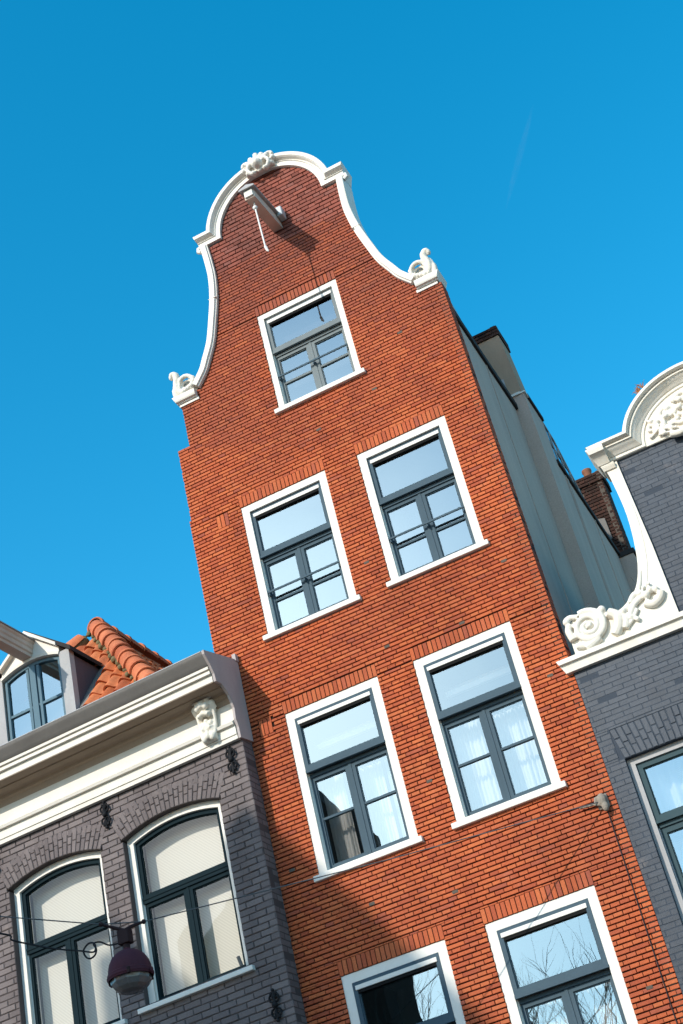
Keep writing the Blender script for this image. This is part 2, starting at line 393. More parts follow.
def window(house, name, x0, x1, zb, zt, y, tr, bars, rise=0, fw=.105, ft=None, rec=.016, mats=('white_clean', 'sash_grey'), sashd=.03, lowd=.085, rail=None, grille=True, sillw=.055,
           sillh=.068, curtains=(), blind=None, label=None, pelmet=None, proud=.0, tw=.085, mull=.045, st=.052, silly=.05, glassm='glass'):
    """part 'window' (its outer frame) with sub-parts; tr = height of the underside of the upper sash"""
    Fm, Sm = M[mats[0]], M[mats[1]]
    w = MB(); w.ring(outl(x0, x1, zb, zt, rise), outl(x0, x1, zb, zt, rise, fw, .035), y + rec, y + rec + .2)
    e = outl(x0, x1, zb, zt, rise, fw - .012, .03); g = outl(x0, x1, zb, zt, rise, fw + .012, .05)
    w.ring(e, g, y + rec + .05, y + rec + .19)
    wo_ = w.build(name, Fm, house, label=label)
    s = MB(); s.box(x0 - sillw, x1 + sillw, y - silly, y + rec + .05, zb - sillh, zb + .002, bev=.008); s.build('sill', Fm, wo_)
    a, b = x0 + fw, x1 - fw
    # upper sash
    su = MB(); yu = y + rec + sashd - proud
    su.ring(outl(x0, x1, tr, zt, rise, fw + .002, 0), outl(x0, x1, tr, zt, rise, fw + st, tw), yu, yu + .075)
    su.ring(outl(x0, x1, tr, zt, rise, fw + st - .001, tw - .001), outl(x0, x1, tr, zt, rise, fw + st + .012, tw + .012), yu + .022, yu + .05)
    su.box(a + .002, b - .002, yu - .014, yu + .02, tr - .012, tr + .02)
    su.build('upper_sash', Sm, wo_)
    p = MB(); pane(p, outl(x0, x1, tr, zt, rise, fw + st + .004, tw), yu + .036); p.build('upper_pane', M[glassm], wo_, recalc=False)
    if grille:
        gt = zt - fw - .042; q = MB()
        q.box(a + .034, b - .034, yu - .012, yu + .03, gt - .050, gt, 0, .004)
        q.box(a + st, b - st, yu - .002, yu + .034, gt - .085, gt - .051, 1)
        q.build('ventilation_grille', [Fm, M['black']], wo_)
    # transom behind the sash and the pair of casements
    yl = y + rec + lowd
    t = MB(); t.box(a, b, yl - .02, yl + .1, tr - .055, tr - .012)
    cx = (a + b) / 2; t.box(cx - .018, cx + .018, yl - .008, yl + .08, zb + .036, tr - .055); t.build('transom', Sm, wo_)
    zl0, zl1 = zb + .04, tr - .057
    for c0, c1 in ((a + .004, cx - .019), (cx + .019, b - .004)):
        c = MB(); c.ring(outl(c0, c1, zl0, zl1, 0), outl(c0, c1, zl0, zl1, 0, mull, .066), yl, yl + .06)
        c.ring(outl(c0, c1, zl0, zl1, 0, mull - .001, .065), outl(c0, c1, zl0, zl1, 0, mull + .012, .078), yl + .018, yl + .05)
        for bz in bars: c.box(c0 + mull, c1 - mull, yl + .008, yl + .05, bz - .014, bz + .014)
        co = c.build('casement', Sm, wo_)
        p = MB(); zz = [zl0 + .066] + list(bars) + [zl1 - mull]
        for q0, q1 in zip(zz[:-1], zz[1:]): pane(p, [(c0 + mull, q0), (c1 - mull, q0), (c1 - mull, q1), (c0 + mull, q1)], yl + .03)
        p.build('casement_pane', M[glassm], wo_, recalc=False)
    if rail:
        q = MB()
        q.box(a + .002, b - .002, y + rec + .012, y + rec + .032, rail - .016, rail + .012, 0, .005)
        for xx in (a + .02, cx, b - .02): q.box(xx - .008, xx + .008, y + rec + .02, y + rec + .075, rail - .05, rail + .012)
        q.build('guard_rail', M['sash_grey'], wo_)
    for (f0, f1, z0, z1, amp, nf) in curtains:
        q = MB(); folds(q, a + (b - a) * f0, a + (b - a) * f1, zb + (zt - zb) * z0, zb + (zt - zb) * z1, yl + .26, amp, nf); q.build('curtain', M['curtain'], wo_, smooth=180, recalc=False)
    if curtains and pelmet:
        q = MB(); q.box(a + .06, b - .06, yl + .30, yl + .36, pelmet, pelmet + .07, 0, .01); q.box(a + .10, b - .02, yl + .42, yl + .45, pelmet + .13, pelmet + .165, 0, .008); q.build('streak_bars', Fm, wo_)  # white bars added to give the bright streak in the upper pane
    if blind:
        q = MB(); q.box(a + .01, b - .01, yl + blind, yl + blind + .004, zb + .02, zt + max(rise, 0) - .02); q.build('blind', M['blind'], wo_)
    return wo_

# ================================================================== ground
g = MB(); g.add([(-3000, -3000, 0), (3000, -3000, 0), (3000, 3000, 0), (-3000, 3000, 0)], [(0, 1, 2, 3)])
go = g.build('ground', M['paving'], recalc=False); go['kind'] = 'structure'
g = MB(); g.box(-60, 60, -1.6, -.0, .004, .12, 0, .01)
go = g.build('pavement', M['stone']); go['kind'] = 'structure'

# ================================================================== red brick house
RED = thing('red_brick_house', 'tall orange red brick house with white bell shaped gable and hoist beam', 'house', (-2.37, 0, 0))
XC = -2.30
HW = [(15.05, 1.655), (15.25, 1.50), (15.41, 1.42), (15.68, 1.295), (16.0, 1.205), (16.42, 1.105), (16.80, 1.055), (17.1, 1.055), (17.46, 1.075)]
def hw(z):
    for (a, p), (b, q) in zip(HW[:-1], HW[1:]):
        if a <= z <= b: return p + (q - p) * (z - a) / (b - a)
    return HW[-1][1]
def red_outline(z):
    if z < 13.03: return [(-4.50, -.262)]
    if z < 14.205: return [(-4.475, -.262)]
    if z < 14.88: return [(-4.29, -.262)]
    if z < 15.05: return [(-4.15, -.42)]
    if z < 17.49: h = hw(z) + .03; return [(XC - h, XC + h)]
    h2 = .885 ** 2 - (z - 17.5) ** 2
    return [(XC - math.sqrt(h2), XC + math.sqrt(h2))] if h2 > .01 else []
WT = (-2.9014, -1.6514, 14.086, 15.789); W2L = (-3.743, -2.493, 10.891, 12.864); W2R = (-2.0227, -.7727, 10.891, 12.864)
W3L = (-3.743, -2.493, 7.716, 9.788); W3R = (-2.0227, -.7727, 7.716, 9.788); W4L = (-3.743, -2.493, 4.42, 6.557); W4R = (-2.0227, -.7727, 4.42, 6.557)
WR = [WT, W2L, W2R, W3L, W3R, W4L, W4R]; CO = .0536
op = list(WR); sold = []
for q in WR:
    sold.append((q[0] - .01, q[1] + .01, q[3] - .002, q[3] + 3 * CO + .004))
blk = [(-4.115, -3.935, 12.69, 12.90), (-4.10, -3.925, 9.62, 9.835)]      # small upright brick panels
mb = MB()
ZU = CO * 315
brickwork(mb, ((0, 0), (1, 0), (0, -1)), 0, ZU, CO, .208, red_outline, op + sold + blk)
brickwork(mb, ((0, 0), (1, 0), (0, -1)), ZU, 18.36, .072, .225, red_outline, [], bed=.016, m=2, jit=.003)
for q in sold: soldiers(mb, *q, 0, 22)
for q in blk: soldiers(mb, *q, 0, 3)
# short return of the front wall on the right hand side
brickwork(mb, ((-.262, 0), (0, 1), (1, 0)), 0, 14.86, CO, .208, lambda z: [(.002, .25)], [], thick=.1)
mb.build('brick_wall', [M['brick_red'], M['mortar'], M['brick_old']], RED, recalc=False)
# body behind the front: side wall in three stages
mb = MB(); mb.box(-.50, -.302, .21, 2.84, 0, 14.48); mb.box(-4.46, -4.3, .21, 2.84, 0, 14.1); mb.box(-.36, -.296, .26, .95, 9, 14.46); mb.box(-.31, -.292, 1.52, 1.56, 8, 14.47)
mb.build('side_wall', M['stucco'], RED)
mb = MB(); mb.box(-4.2, -.114, 2.842, 3.72, 0, 14.72); mb.box(-4.46, -.118, 3.72, 7.05, 0, 13.90)
for yy in (4.05, 4.16, 5.6): mb.box(-.125, -.104, yy, yy + .05, 6, 13.88)
mb.build('rear_side_wall', M['stucco'], RED)
mb = MB(); mb.box(-4.46, .13, 7.052, 12, 0, 13.86); mb.build('rear_extension', M['stucco'], RED)
mb = MB()
mb.box(-.55, -.262, .25, 2.84, 14.482, 14.60, 0, .01); mb.box(-.50, -.08, 3.72, 7.06, 13.902, 13.99, 0, .01)
mb.box(-.5, -.082, 3.0, 3.74, 14.722, 14.80, 0, .008); mb.box(-4.4, .165, 7.03, 12, 13.862, 13.95, 0, .008)
mb.build('roof_edge_strip', M['bitumen'], RED)
mb = MB(); mb.box(-.16, -.085, 2.825, 3.02, 14.722, 14.75); mb.box(-.58, -.16, 2.815, 2.838, 14.72, 14.76); mb.build('flashing', M['white'], RED)
mb = MB(); mb.extr([(-.62, 14.60), (-.262, 14.60), (-.30, 14.86), (-.62, 14.95)], .255, .55); mb.build('gable_back_flashing', M['lead'], RED)
mb = MB(); mb.add([(-.3, .26, 14.5), (XC, .26, 17.6), (-4.2, .26, 14.5), (-.3, 9, 14.5), (XC, 9, 17.6), (-4.2, 9, 14.5)], [(0, 1, 4, 3), (1, 2, 5, 4), (0, 2, 1), (3, 4, 5), (0, 3, 5, 2)])
mb.build('roof', M['bitumen'], RED)
# stucco chimney with brick cap
ch = MB(); ch.add([(-.60, 2.86, 14.6), (-.125, 2.86, 14.6), (-.125, 3.4, 14.6), (-.60, 3.4, 14.6), (-.58, 2.87, 15.93), (-.185, 2.87, 15.93), (-.185, 3.38, 15.93), (-.58, 3.38, 15.93)],
                  [(0, 3, 2, 1), (4, 5, 6, 7), (0, 1, 5, 4), (1, 2, 6, 5), (2, 3, 7, 6), (3, 0, 4, 7)])
cho = ch.build('stucco_chimney', M['stucco_tan'], RED)
ch = MB(); brickwork(ch, ((0, 2.845), (1, 0), (0, -1)), 15.93, 16.05, .06, .21, lambda z: [(-.60, -.165)], [], thick=.1)
brickwork(ch, ((-.165, 2.85), (0, 1), (1, 0)), 15.93, 16.05, .06, .21, lambda z: [(0, .56)], [], thick=.1); ch.box(-.595, -.17, 2.86, 3.4, 15.925, 16.045, 1)
ch.build('chimney_cap', [M['brick_brown'], M['mortar']], cho, recalc=False)
ch = MB(); ch.box(-.42, -.33, 2.838, 2.858, 14.78, 15.10); ch.build('chimney_flashing', M['lead'], cho)
# glazed stair hood on the rear wall
gh = MB(); out = [(3.76, 13.99), (3.76, 14.76), (4.3, 14.71), (5.36, 14.14), (5.5, 13.99)]; v = [(-.13, a, b) for a, b in out] + [(-1.2, a, b) for a, b in out]; n = 5
gh.add(v, [tuple(range(n)), tuple(range(2 * n - 1, n - 1, -1))] + [(i, i + n, (i + 1) % n + n, (i + 1) % n) for i in range(n)])
gho = gh.build('roof_glazing', M['glass'], RED)
gh = MB()
for a, b in zip(out, out[1:] + out[:1]): gh.tube([(-.125, *a), (-.125, *b)], .013, 6)
for t in (4.05, 4.4, 4.8, 5.15): gh.tube([(-.125, t, 13.99), (-.125, t, 14.72 - max(0, t - 4.3) * .54)], .012, 6)
gh.tube([(-.125, 3.78, 14.4), (-.125, 4.9, 14.38)], .01, 6)
gh.build('glazing_bars', M['lead'], gho)
# brown brick chimney at the back
bc = MB(); yb = 7.55
brickwork(bc, ((0, yb), (1, 0), (0, -1)), 13.9, 15.72, .066, .21, lambda z: [(-.385, .03)], [], thick=.1, joint=.012)
brickwork(bc, ((.03, yb), (0, 1), (1, 0)), 13.9, 15.72, .066, .21, lambda z: [(0, .5)], [], thick=.1, joint=.012)
brickwork(bc, ((0, yb - .03), (1, 0), (0, -1)), 15.72, 15.86, .066, .21, lambda z: [(-.42, .065)], [], thick=.1, joint=.012)
brickwork(bc, ((.065, yb - .03), (0, 1), (1, 0)), 15.72, 15.86, .066, .21, lambda z: [(0, .56)], [], thick=.1, joint=.012)
bc.box(-.38, .004, yb + .03, yb + .48, 13.9, 15.72, 1); bc.box(-.415, .038, yb - .003, yb + .52, 15.715, 15.852, 1)
bco = bc.build('brown_brick_chimney', [M['brick_brown'], M['mortar_pale']], RED, recalc=False)
bc = MB(); bc.lathe((-.20, yb + .22, 15.856), [(.0, 0), (.085, 0), (.075, .24), (.09, .26), (.088, .30), (.06, .30), (.05, .02)], 14); bc.lathe((-.05, yb + .25, 15.856), [(.0, 0), (.06, 0), (.055, .19), (.0, .20)], 12)
bc.build('chimney_pot', M['copper'], bco, smooth=40)
rw = MB(); rw.extr([(-.281, 14.995), (-.165, 14.96), (-.158, 14.53), (-.255, 14.525)], 7.515, 7.545); rw.build('chimney_flashing', M['zinc'], bco)
# ---- windows of the red house
def rw_(nm, q, tr=0, bars=(), **k):
    return window(RED, nm, q[0], q[1], q[2], q[3], 0, tr, bars, **k)
rw_('window', WT, 15.07, [14.55], mats=('white_clean', 'sash_mid'), rail=14.645, ft=.1, fw=.085)
rw_('window', W2L, 12.035, [11.39], rail=11.50)
rw_('window', W2R, 12.035, [11.39], rail=11.50)
rw_('window', W3L, glassm='glass_low', tr=8.97, bars=[8.385], proud=.03, curtains=((.02, .30, .02, .60, .022, 7), (.52, .78, .02, .58, .025, 7), (.83, 1.0, .02, .58, .02, 5)), pelmet=9.38)
rw_('window', W3R, glassm='glass_low', tr=8.97, bars=[8.385], proud=.03, curtains=((.02, .46, .02, .60, .025, 9), (.53, .99, .02, .58, .025, 10)), pelmet=9.38)
rw_('window', W4L, glassm='glass_low', tr=5.73, bars=[5.15], proud=.03, curtains=((.6, .98, .02, .6, .02, 8),))
rw_('window', W4R, glassm='glass_low', tr=5.73, bars=[5.15], proud=.03, curtains=((.04, .40, .02, .6, .02, 9), (.6, .98, .02, .6, .02, 8)))
# rooms: floors, back walls, cross wall
rm = MB()
for z in (3.9, 7.0, 10.2, 13.35): rm.box(-4.28, -.52, .32, 2.7, z, z + .3)
for x, t in ((-4.24, 13.6), (-2.28, 13.6), (-.56, 13.6), (-3.1, 15.9), (-1.4, 15.9)): rm.box(x - .05, x + .05, .32, 2.7, 3.6 if t < 14 else 13.6, t)
rm.box(-3.1, -1.4, .32, 2.7, 15.9, 16.0)
rm.box(-4.4, -.4, 2.6, 2.8, 3.6, 13.6); rm.box(-3.1, -1.4, 2.6, 2.8, 13.6, 16)
rm.build('room_interior', M['room'], RED)

# ---- white gable coping
def arch_mould(mb, xc, zb, a, b, xe, prof, slant, n=44):
    rows = []
    for o, y in prof:
        t0 = math.asin(min(1, max(0, o) / (b + o))); row = [(xc - xe - slant * o, y, zb + o)]
        for i in range(n + 1):
            t = t0 + (pi - 2 * t0) * i / n; row.append((xc - (a + o) * cos(t), y, zb + (b + o) * sin(t)))
        rows.append(row + [(xc + xe + slant * o, y, zb + o)])
    k = len(prof); m = n + 3; v = [rows[j][i] for i in range(m) for j in range(k)]
    mb.add(v, [tuple(range(k)), tuple(range((m - 1) * k, m * k))[::-1]] + [(i * k + j, (i + 1) * k + j, (i + 1) * k + (j + 1) % k, i * k + (j + 1) % k) for i in range(m - 1) for j in range(k)])
P = [(0, .02), (0, -.05), (.072, -.05), (.078, -.068), (.084, -.068), (.09, -.052), (.104, -.056), (.110, -.095), (.12, -.112), (.13, -.128), (.14, -.13), (.185, -.13), (.195, -.118), (.195, .26), (0, .26)]
mb = MB(); arch_mould(mb, XC, 17.472, .84, .84, 1.19, P, .28); cop = mb.build('gable_coping', M['white'], RED, smooth=35)
mb = MB(); lp = [(XC - w, z) for z, w in HW]
PS = [(0, .02), (0, -.05), (.018, -.055), (.024, -.08), (.09, -.085), (.108, -.075), (.115, -.05), (.115, .26), (0, .26)]
def fine(pts, n=5):                                       # Catmull-Rom
    r = []
    for i in range(len(pts) - 1):
        p0 = Vector(pts[max(i - 1, 0)]); p1 = Vector(pts[i]); p2 = Vector(pts[i + 1]); p3 = Vector(pts[min(i + 2, len(pts) - 1)])
        for k in range(n):
            t = k / n; r.append(tuple(.5 * ((2 * p1) + (p2 - p0) * t + (2 * p0 - 5 * p1 + 4 * p2 - p3) * t * t + (3 * p1 - p0 - 3 * p2 + p3) * t ** 3)))
    return r + [tuple(pts[-1])]
mb.sweep(fine(lp), PS)
mb.tube([(XC - 1.19, -.03, 17.40), (XC - 1.235, -.03, 17.43), (XC - 1.225, -.03, 17.475), (XC - 1.18, -.03, 17.485)], .035, 8)
for z in (16.42,): mb.box(XC - 1.225, XC - 1.10, -.088, -.05, z - .004, z + .004)
mb.build('neck_coping', M['white'], RED, smooth=35); mb.v = [(2 * XC - x, y, z) for x, y, z in mb.v]; mb.f = [f[::-1] for f in mb.f]; mb.build('neck_coping', M['white'], RED, smooth=35)
# pedestals and carved ornaments
def pedestal(flip):
    mb = MB(); mb.sweep([(-4.33, 14.915), (-4.02, 14.915)], [(0, .25), (0, -.04), (.012, -.045), (.02, -.075), (.04, -.088), (.07, -.092), (.115, -.09), (.128, -.075), (.13, -.05), (.13, .26)], e0=(-.4, 1), e1=(.0, 1))
    mb.box(-4.31, -4.0, -.02, .2, 14.872, 14.917)
    o = MB()
    o.tube(fine([(-4.22, -.03, 15.07), (-4.285, -.045, 15.14), (-4.295, -.06, 15.25), (-4.265, -.07, 15.35), (-4.275, -.08, 15.425), (-4.32, -.085, 15.445), (-4.355, -.08, 15.415), (-4.345, -.06, 15.375)]), [.06] * 10 + [.055] * 10 + [.045] * 8 + [.036] * 5 + [.028] * 3, 10)
    o.tube(fine([(-4.345, -.02, 15.05), (-4.355, -.03, 15.14), (-4.34, -.03, 15.24), (-4.315, -.02, 15.32)]), [.05] * 8 + [.04] * 8, 8)
    o.tube(fine([(-4.245, -.06, 15.09), (-4.235, -.08, 15.2), (-4.21, -.08, 15.29)]), .018, 6)
    o.tube([(-4.125 + .13 * cos(a), -.05 - .03 * sin(a), 15.19 + .13 * sin(a)) for a in [radians(x) for x in range(200, -40, -12)]], .036, 8)
    o.tube([(-4.125 + .085 * cos(a), -.035, 15.18 + .085 * sin(a)) for a in [radians(x) for x in range(190, -20, -14)]], .016, 6)
    for x, z, q in ((-4.20, 15.08, .042), (-4.14, 15.10, .036), (-4.085, 15.115, .034), (-4.035, 15.13, .04), (-3.995, 15.19, .036), (-3.985, 15.25, .028), (-4.26, 15.08, .034)): o.ball((x, -.06, z), q, rz=q * 1.15)
    for x in (-4.17, -4.11, -4.055): o.tube([(x, -.04, 15.07), (x - .008, -.055, 15.13), (x - .02, -.03, 15.18)], [.024, .022, .008], 7)
    o.extr([(-4.35, 15.02), (-3.98, 15.02), (-3.985, 15.2), (-4.04, 15.29), (-4.12, 15.325), (-4.2, 15.33), (-4.25, 15.36), (-4.27, 15.41), (-4.33, 15.40), (-4.35, 15.25)], .005, .17)
    o.v = [(-4.16 + (x + 4.16) * .88, y, 15.04 + (z - 15.04) * .94) for x, y, z in o.v]
    if flip:
        for q in (mb, o): q.v = [(2 * XC - .015 - x, y, z) for x, y, z in q.v]; q.f = [f[::-1] for f in q.f]
    p = mb.build('gable_pedestal', M['white'], RED, smooth=30); o.build('carved_scroll', M['cream'], p, remesh=.009)
pedestal(False); pedestal(True)
o = MB(); cx = -2.31; yc = -.16
for a in (36, 62, 90, 118, 144):
    r = radians(a); L = .30 if a == 90 else .27
    o.tube([(cx + .05 * cos(r), yc - .02, 18.42 + .05 * sin(r)), (cx + L * .6 * cos(r), yc - .045, 18.42 + L * .6 * sin(r)), (cx + L * cos(r), yc - .03, 18.42 + L * sin(r))], [.03, .05, .062], 8)
o.ball((cx, yc - .06, 18.45), .085)
for s in (-1, 1):
    o.tube(fine([(cx + s * .10, yc, 18.25), (cx + s * .18, yc - .03, 18.30), (cx + s * .22, yc - .04, 18.42), (cx + s * .17, yc - .05, 18.52), (cx + s * .22, yc - .04, 18.60), (cx + s * .29, yc - .03, 18.60), (cx + s * .31, yc - .02, 18.54)]), .038, 8)
    o.ball((cx + s * .12, yc - .03, 18.27), .05); o.ball((cx + s * .30, yc - .01, 18.47), .055); o.ball((cx + s * .24, yc, 18.36), .05)
for s in (-.06, 0, .06): o.tube([(cx + s * .5, yc, 18.38), (cx + s, yc - .02, 18.25 + abs(s) * .5)], [.045, .03], 8)
o.extr([(cx - .3, 18.33), (cx + .3, 18.33), (cx + .28, 18.58), (cx + .14, 18.68), (cx - .14, 18.68), (cx - .28, 18.58)], -.15, .15)
o.ball((cx, yc - .07, 18.42), .11); o.v = [(-2.27 + (x - cx) * .80, y + .045, 18.38 + (z - 18.44) * .72) for x, y, z in o.v]; o.build('carved_crest', M['white'], cop, remesh=.010)
# ---- hoist beam with cap and hook
hb = MB(); bx0, bx1 = -2.345, -2.195
hb.add([(bx0, -.92, 16.99), (bx1, -.92, 16.99), (bx1, .1, 17.13), (bx0, .1, 17.13), (bx0, -.92, 17.13), (bx1, -.92, 17.13), (bx1, .1, 17.30), (bx0, .1, 17.30)],
       [(0, 3, 2, 1), (4, 5, 6, 7), (0, 1, 5, 4), (1, 2, 6, 5), (2, 3, 7, 6), (3, 0, 4, 7)])
hbo = hb.build('hoist_beam', M['beamwood'], RED)
hb = MB(); hb.add([(bx0 - .045, -.99, 17.13), (bx1 + .045, -.99, 17.13), (bx1 + .045, .0, 17.302), (bx0 - .045, .0, 17.302), (bx0 - .045, -.99, 17.155), (bx1 + .045, -.99, 17.155), (bx1 + .045, .0, 17.325), (bx0 - .045, .0, 17.325),
                   (-2.27, -.97, 17.22), (-2.27, .0, 17.39)], [(0, 3, 2, 1), (0, 1, 5, 4), (1, 2, 6, 5), (3, 0, 4, 7), (4, 5, 8), (5, 6, 9, 8), (7, 4, 8, 9)])
hb.build('beam_cap', M['lead'], hbo)
hb = MB(); hb.box(bx0 + .012, bx1 - .012, -.95, -.918, 17.01, 17.125, 0, .004); hb.build('beam_end_board', M['white'], hbo)
hb = MB(); hb.tube([(-2.27, -.80, 17.02), (-2.27, -.80, 16.93)], .014, 8); hb.ball((-2.27, -.8, 16.90), .036); hb.tube([(-2.27, -.80, 16.9), (-2.268, -.80, 16.5), (-2.265, -.80, 16.12)], .012, 8)
hb.tube([(-2.265, -.8, 16.14), (-2.25, -.8, 16.06), (-2.235, -.8, 16.03)], [.02, .02, .008], 7)
hb.build('hoist_hook', M['rope'], hbo, smooth=40)
hb = MB(); hb.box(bx1 + .002, bx1 + .10, -.16, -.004, 17.22, 17.40, 0, .02); hb.build('beam_bracket', M['steel'], hbo)
# ---- anchor and cable low on the right
an = MB(); an.ball((-.40, -.05, 7.36), .055, rz=.075); an.ball((-.385, -.06, 7.28), .04, rz=.06); an.box(-.47, -.34, -.03, .0, 7.27, 7.43, 0, .012); an.tube([(-.40, -.05, 7.40), (-.46, -.07, 7.39), (-.48, -.06, 7.33), (-.42, -.06, 7.31)], .02, 7)
for x in (-.53, -.58, -.64): an.ball((x, -.04, 7.345 - (x + .5) * .12), .022, rz=.014)
an.tube([(-.40, -.04, 7.36), (-.52, -.04, 7.345), (-.64, -.04, 7.36)], .012, 6); an.build('wire_anchor', M['stone'], RED, remesh=.008)
an = MB(); an.tube([(-.385, -.02, 7.26), (-.39, -.012, 6.8), (-.40, -.012, 5.4), (-.41, -.012, 3.2)], .0058, 6); an.build('wall_cable', M['cablem'], RED)
for x, z in ((-1.55, 13.72), (-2.43, 13.5), (-.62, 10.55), (-.52, 8.95), (-2.26, 11.3), (-2.28, 10.1), (-2.2, 8.3), (-4.05, 7.9), (-2.24, 7.0), (-.55, 5.4), (-3.2, 7.2), (-1.0, 14.4), (-1.32, 10.0)):
    an = MB(); an.box(x - .035, x + .035, -.004, .01, z - .02, z + .016, 0, .003); an.build('mortar_patch', M['mortar_pale'], RED)
an = MB(); an.box(-3.0, -2.1, -.05, .04, 0.1, 2.5); an.build('street_door', M['sash_teal'], RED)

# ================================================================== grey brick house on the left (own frame, turned 3 degrees)
GRY = thing('grey_brick_house', 'low brown grey painted brick house with white cornice, dormer and orange tiled roof', 'house', (-4.24, -.25, 0), radians(-3), ofs=(0, 0, 0))
WB = [(-1.835, -.450, 6.925, 8.98), (-3.55, -2.165, 6.885, 8.985), (-5.265, -3.88, 6.905, 8.983)]
RISE = .125
def arcfn(q, up=0.0, wide=0.0):
    x0, x1, zb, zc = q; w = (x1 - x0) / 2; R = (w * w + RISE * RISE) / (2 * RISE); cz = zc + RISE - R; cx = (x0 + x1) / 2
    def fn(z):
        if z <= zc + up * .6: return (x0 - wide, x1 + wide)
        t = (R + up) ** 2 - (z - cz) ** 2
        if t <= 0: return None
        h = min(math.sqrt(t), w + wide); return (cx - h, cx + h)
    return fn, cx, cz, R, w
ops = []
for q in WB:
    fn, cx, cz, R, w = arcfn(q); ops.append((lambda z, q=q: (q[0], q[1]), q[2], q[3] + .02))
    f2, *_ = arcfn(q, .22, .03); ops.append((f2, q[3] - .001, q[3] + RISE + .25))
mb = MB()
brickwork(mb, ((0, 0), (1, 0), (0, -1)), 0, 9.62, .0765, .225, lambda z: [(-5.72, 0)], ops, joint=.010, depth=.012, ch=.006, thick=.24, bond='half', jit=.0035)
brickwork(mb, ((0, 0), (0, 1), (1, 0)), 0, 9.62, .0765, .225, lambda z: [(.003, .245)], [], joint=.010, depth=.008, ch=.004, thick=.1, bond='half')
for q in WB:
    fn, cx, cz, R, w = arcfn(q); A = math.asin(w / R) * 1.02; n = 23
    pts = [(cx - (R + .27) * sin(A) - .02, q[3] + .05)] ; arc0 = [(cx + R * sin(-A + 2 * A * i / 30), cz + R * cos(-A + 2 * A * i / 30)) for i in range(31)]; arc1 = [(cx + (R + .30) * sin(-A * 1.03 + 2.06 * A * i / 30), cz + (R + .30) * cos(-A * 1.03 + 2.06 * A * i / 30)) for i in range(31)]
    mb.extr(arc0 + arc1[::-1], .008, .24, 1)
    for i in range(n):
        for j, (r0, r1) in enumerate(((0, .105), (.113, .205), (.213, .305)) if i % 2 else ((0, .15), (.158, .305))):
            vs = []
            g_ = .0042 / R
            p = random.uniform(-.004, .002) - .003
            for yy, ins in ((.02, 0), (p + .006, 0), (p, .006)):
                for (aa, rr) in ((i / n, r0), ((i + 1) / n, r0), ((i + 1) / n, r1), (i / n, r1)):
                    an_ = -A + 2 * A * aa; fan = 1 + .12 * rr
                    an_ *= fan; an_ += (g_ + ins / R) * (1 if aa == i / n else -1); rr2 = R + rr + (ins if rr == r0 else -ins)
                    vs.append((cx + rr2 * sin(an_), yy, cz + rr2 * cos(an_)))
            mb.add(vs, [(8, 9, 10, 11), (4, 5, 9, 8), (5, 6, 10, 9), (6, 7, 11, 10), (7, 4, 8, 11), (0, 1, 5, 4), (1, 2, 6, 5), (2, 3, 7, 6), (3, 0, 4, 7)], 0)
mb.build('brick_wall', [M['brick_grey'], M['mortar_grey']], GRY, recalc=False)
mb = MB(); mb.box(-5.7, -.01, .245, 9, 0, 9.5); mb.box(-5.72, -5.70, .0, .25, 0, 9.5)
for k in range(3):
    pass
mb = MB()
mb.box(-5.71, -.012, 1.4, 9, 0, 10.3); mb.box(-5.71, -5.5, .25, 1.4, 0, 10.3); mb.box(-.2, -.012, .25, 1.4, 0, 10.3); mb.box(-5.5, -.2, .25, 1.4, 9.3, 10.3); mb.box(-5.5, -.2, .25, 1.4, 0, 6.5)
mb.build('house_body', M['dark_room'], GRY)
for q, tr in zip(WB, (8.21, 8.19, 8.2)):
    window(GRY, 'window', *q, .0, tr, [], rise=RISE, fw=.082, rec=.10, mats=('white_clean', 'sash_teal'), sashd=.04, lowd=.055, grille=False, sillw=.075, sillh=.055, blind=.19, tw=.05, mull=.045, st=.055, silly=.06, glassm='glass_plain')
# cornice: zinc gutter on a white entablature
L0, L1 = -5.80, -.02
ent = [(.0, 9.565), (-.06, 9.565), (-.062, 9.615), (-.075, 9.622), (-.075, 9.735), (-.112, 9.74), (-.125, 9.775), (-.085, 9.80), (-.055, 9.82), (-.05, 9.84), (-.05, 10.06), (-.062, 10.075), (-.075, 10.12), (-.115, 10.135), (-.12, 10.165), (-.155, 10.185), (-.425, 10.20), (-.43, 10.20), (-.43, 10.292), (-.468, 10.294), (-.468, 10.334), (-.455, 10.340), (-.455, 10.346), (-.49, 10.350), (-.492, 10.385), (-.0, 10.40)]
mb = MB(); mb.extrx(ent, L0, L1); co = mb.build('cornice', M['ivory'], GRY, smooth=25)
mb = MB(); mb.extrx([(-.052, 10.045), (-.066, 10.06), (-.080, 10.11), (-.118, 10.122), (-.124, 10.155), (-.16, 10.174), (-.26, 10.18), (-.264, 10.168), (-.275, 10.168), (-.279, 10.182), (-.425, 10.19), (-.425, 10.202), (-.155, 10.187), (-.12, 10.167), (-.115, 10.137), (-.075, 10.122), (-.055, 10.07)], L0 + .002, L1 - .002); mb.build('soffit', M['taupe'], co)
gp = [(-.475, 10.386), (-.498, 10.388), (-.512, 10.40), (-.535, 10.43), (-.56, 10.465), (-.585, 10.495), (-.597, 10.515), (-.60, 10.535), (-.585, 10.545), (-.565, 10.53), (.2, 10.57), (.2, 10.40), (-.1, 10.395)]
mb = MB(); mb.extrx(gp, L0 - .01, L1 + .012); mb.build('gutter', M['zinc'], co, smooth=30); mb = MB(); mb.tube([(L0, -.596, 10.545), (L1, -.596, 10.545)], .010, 8); mb.build('gutter_rim', M['lead'], co, smooth=60)
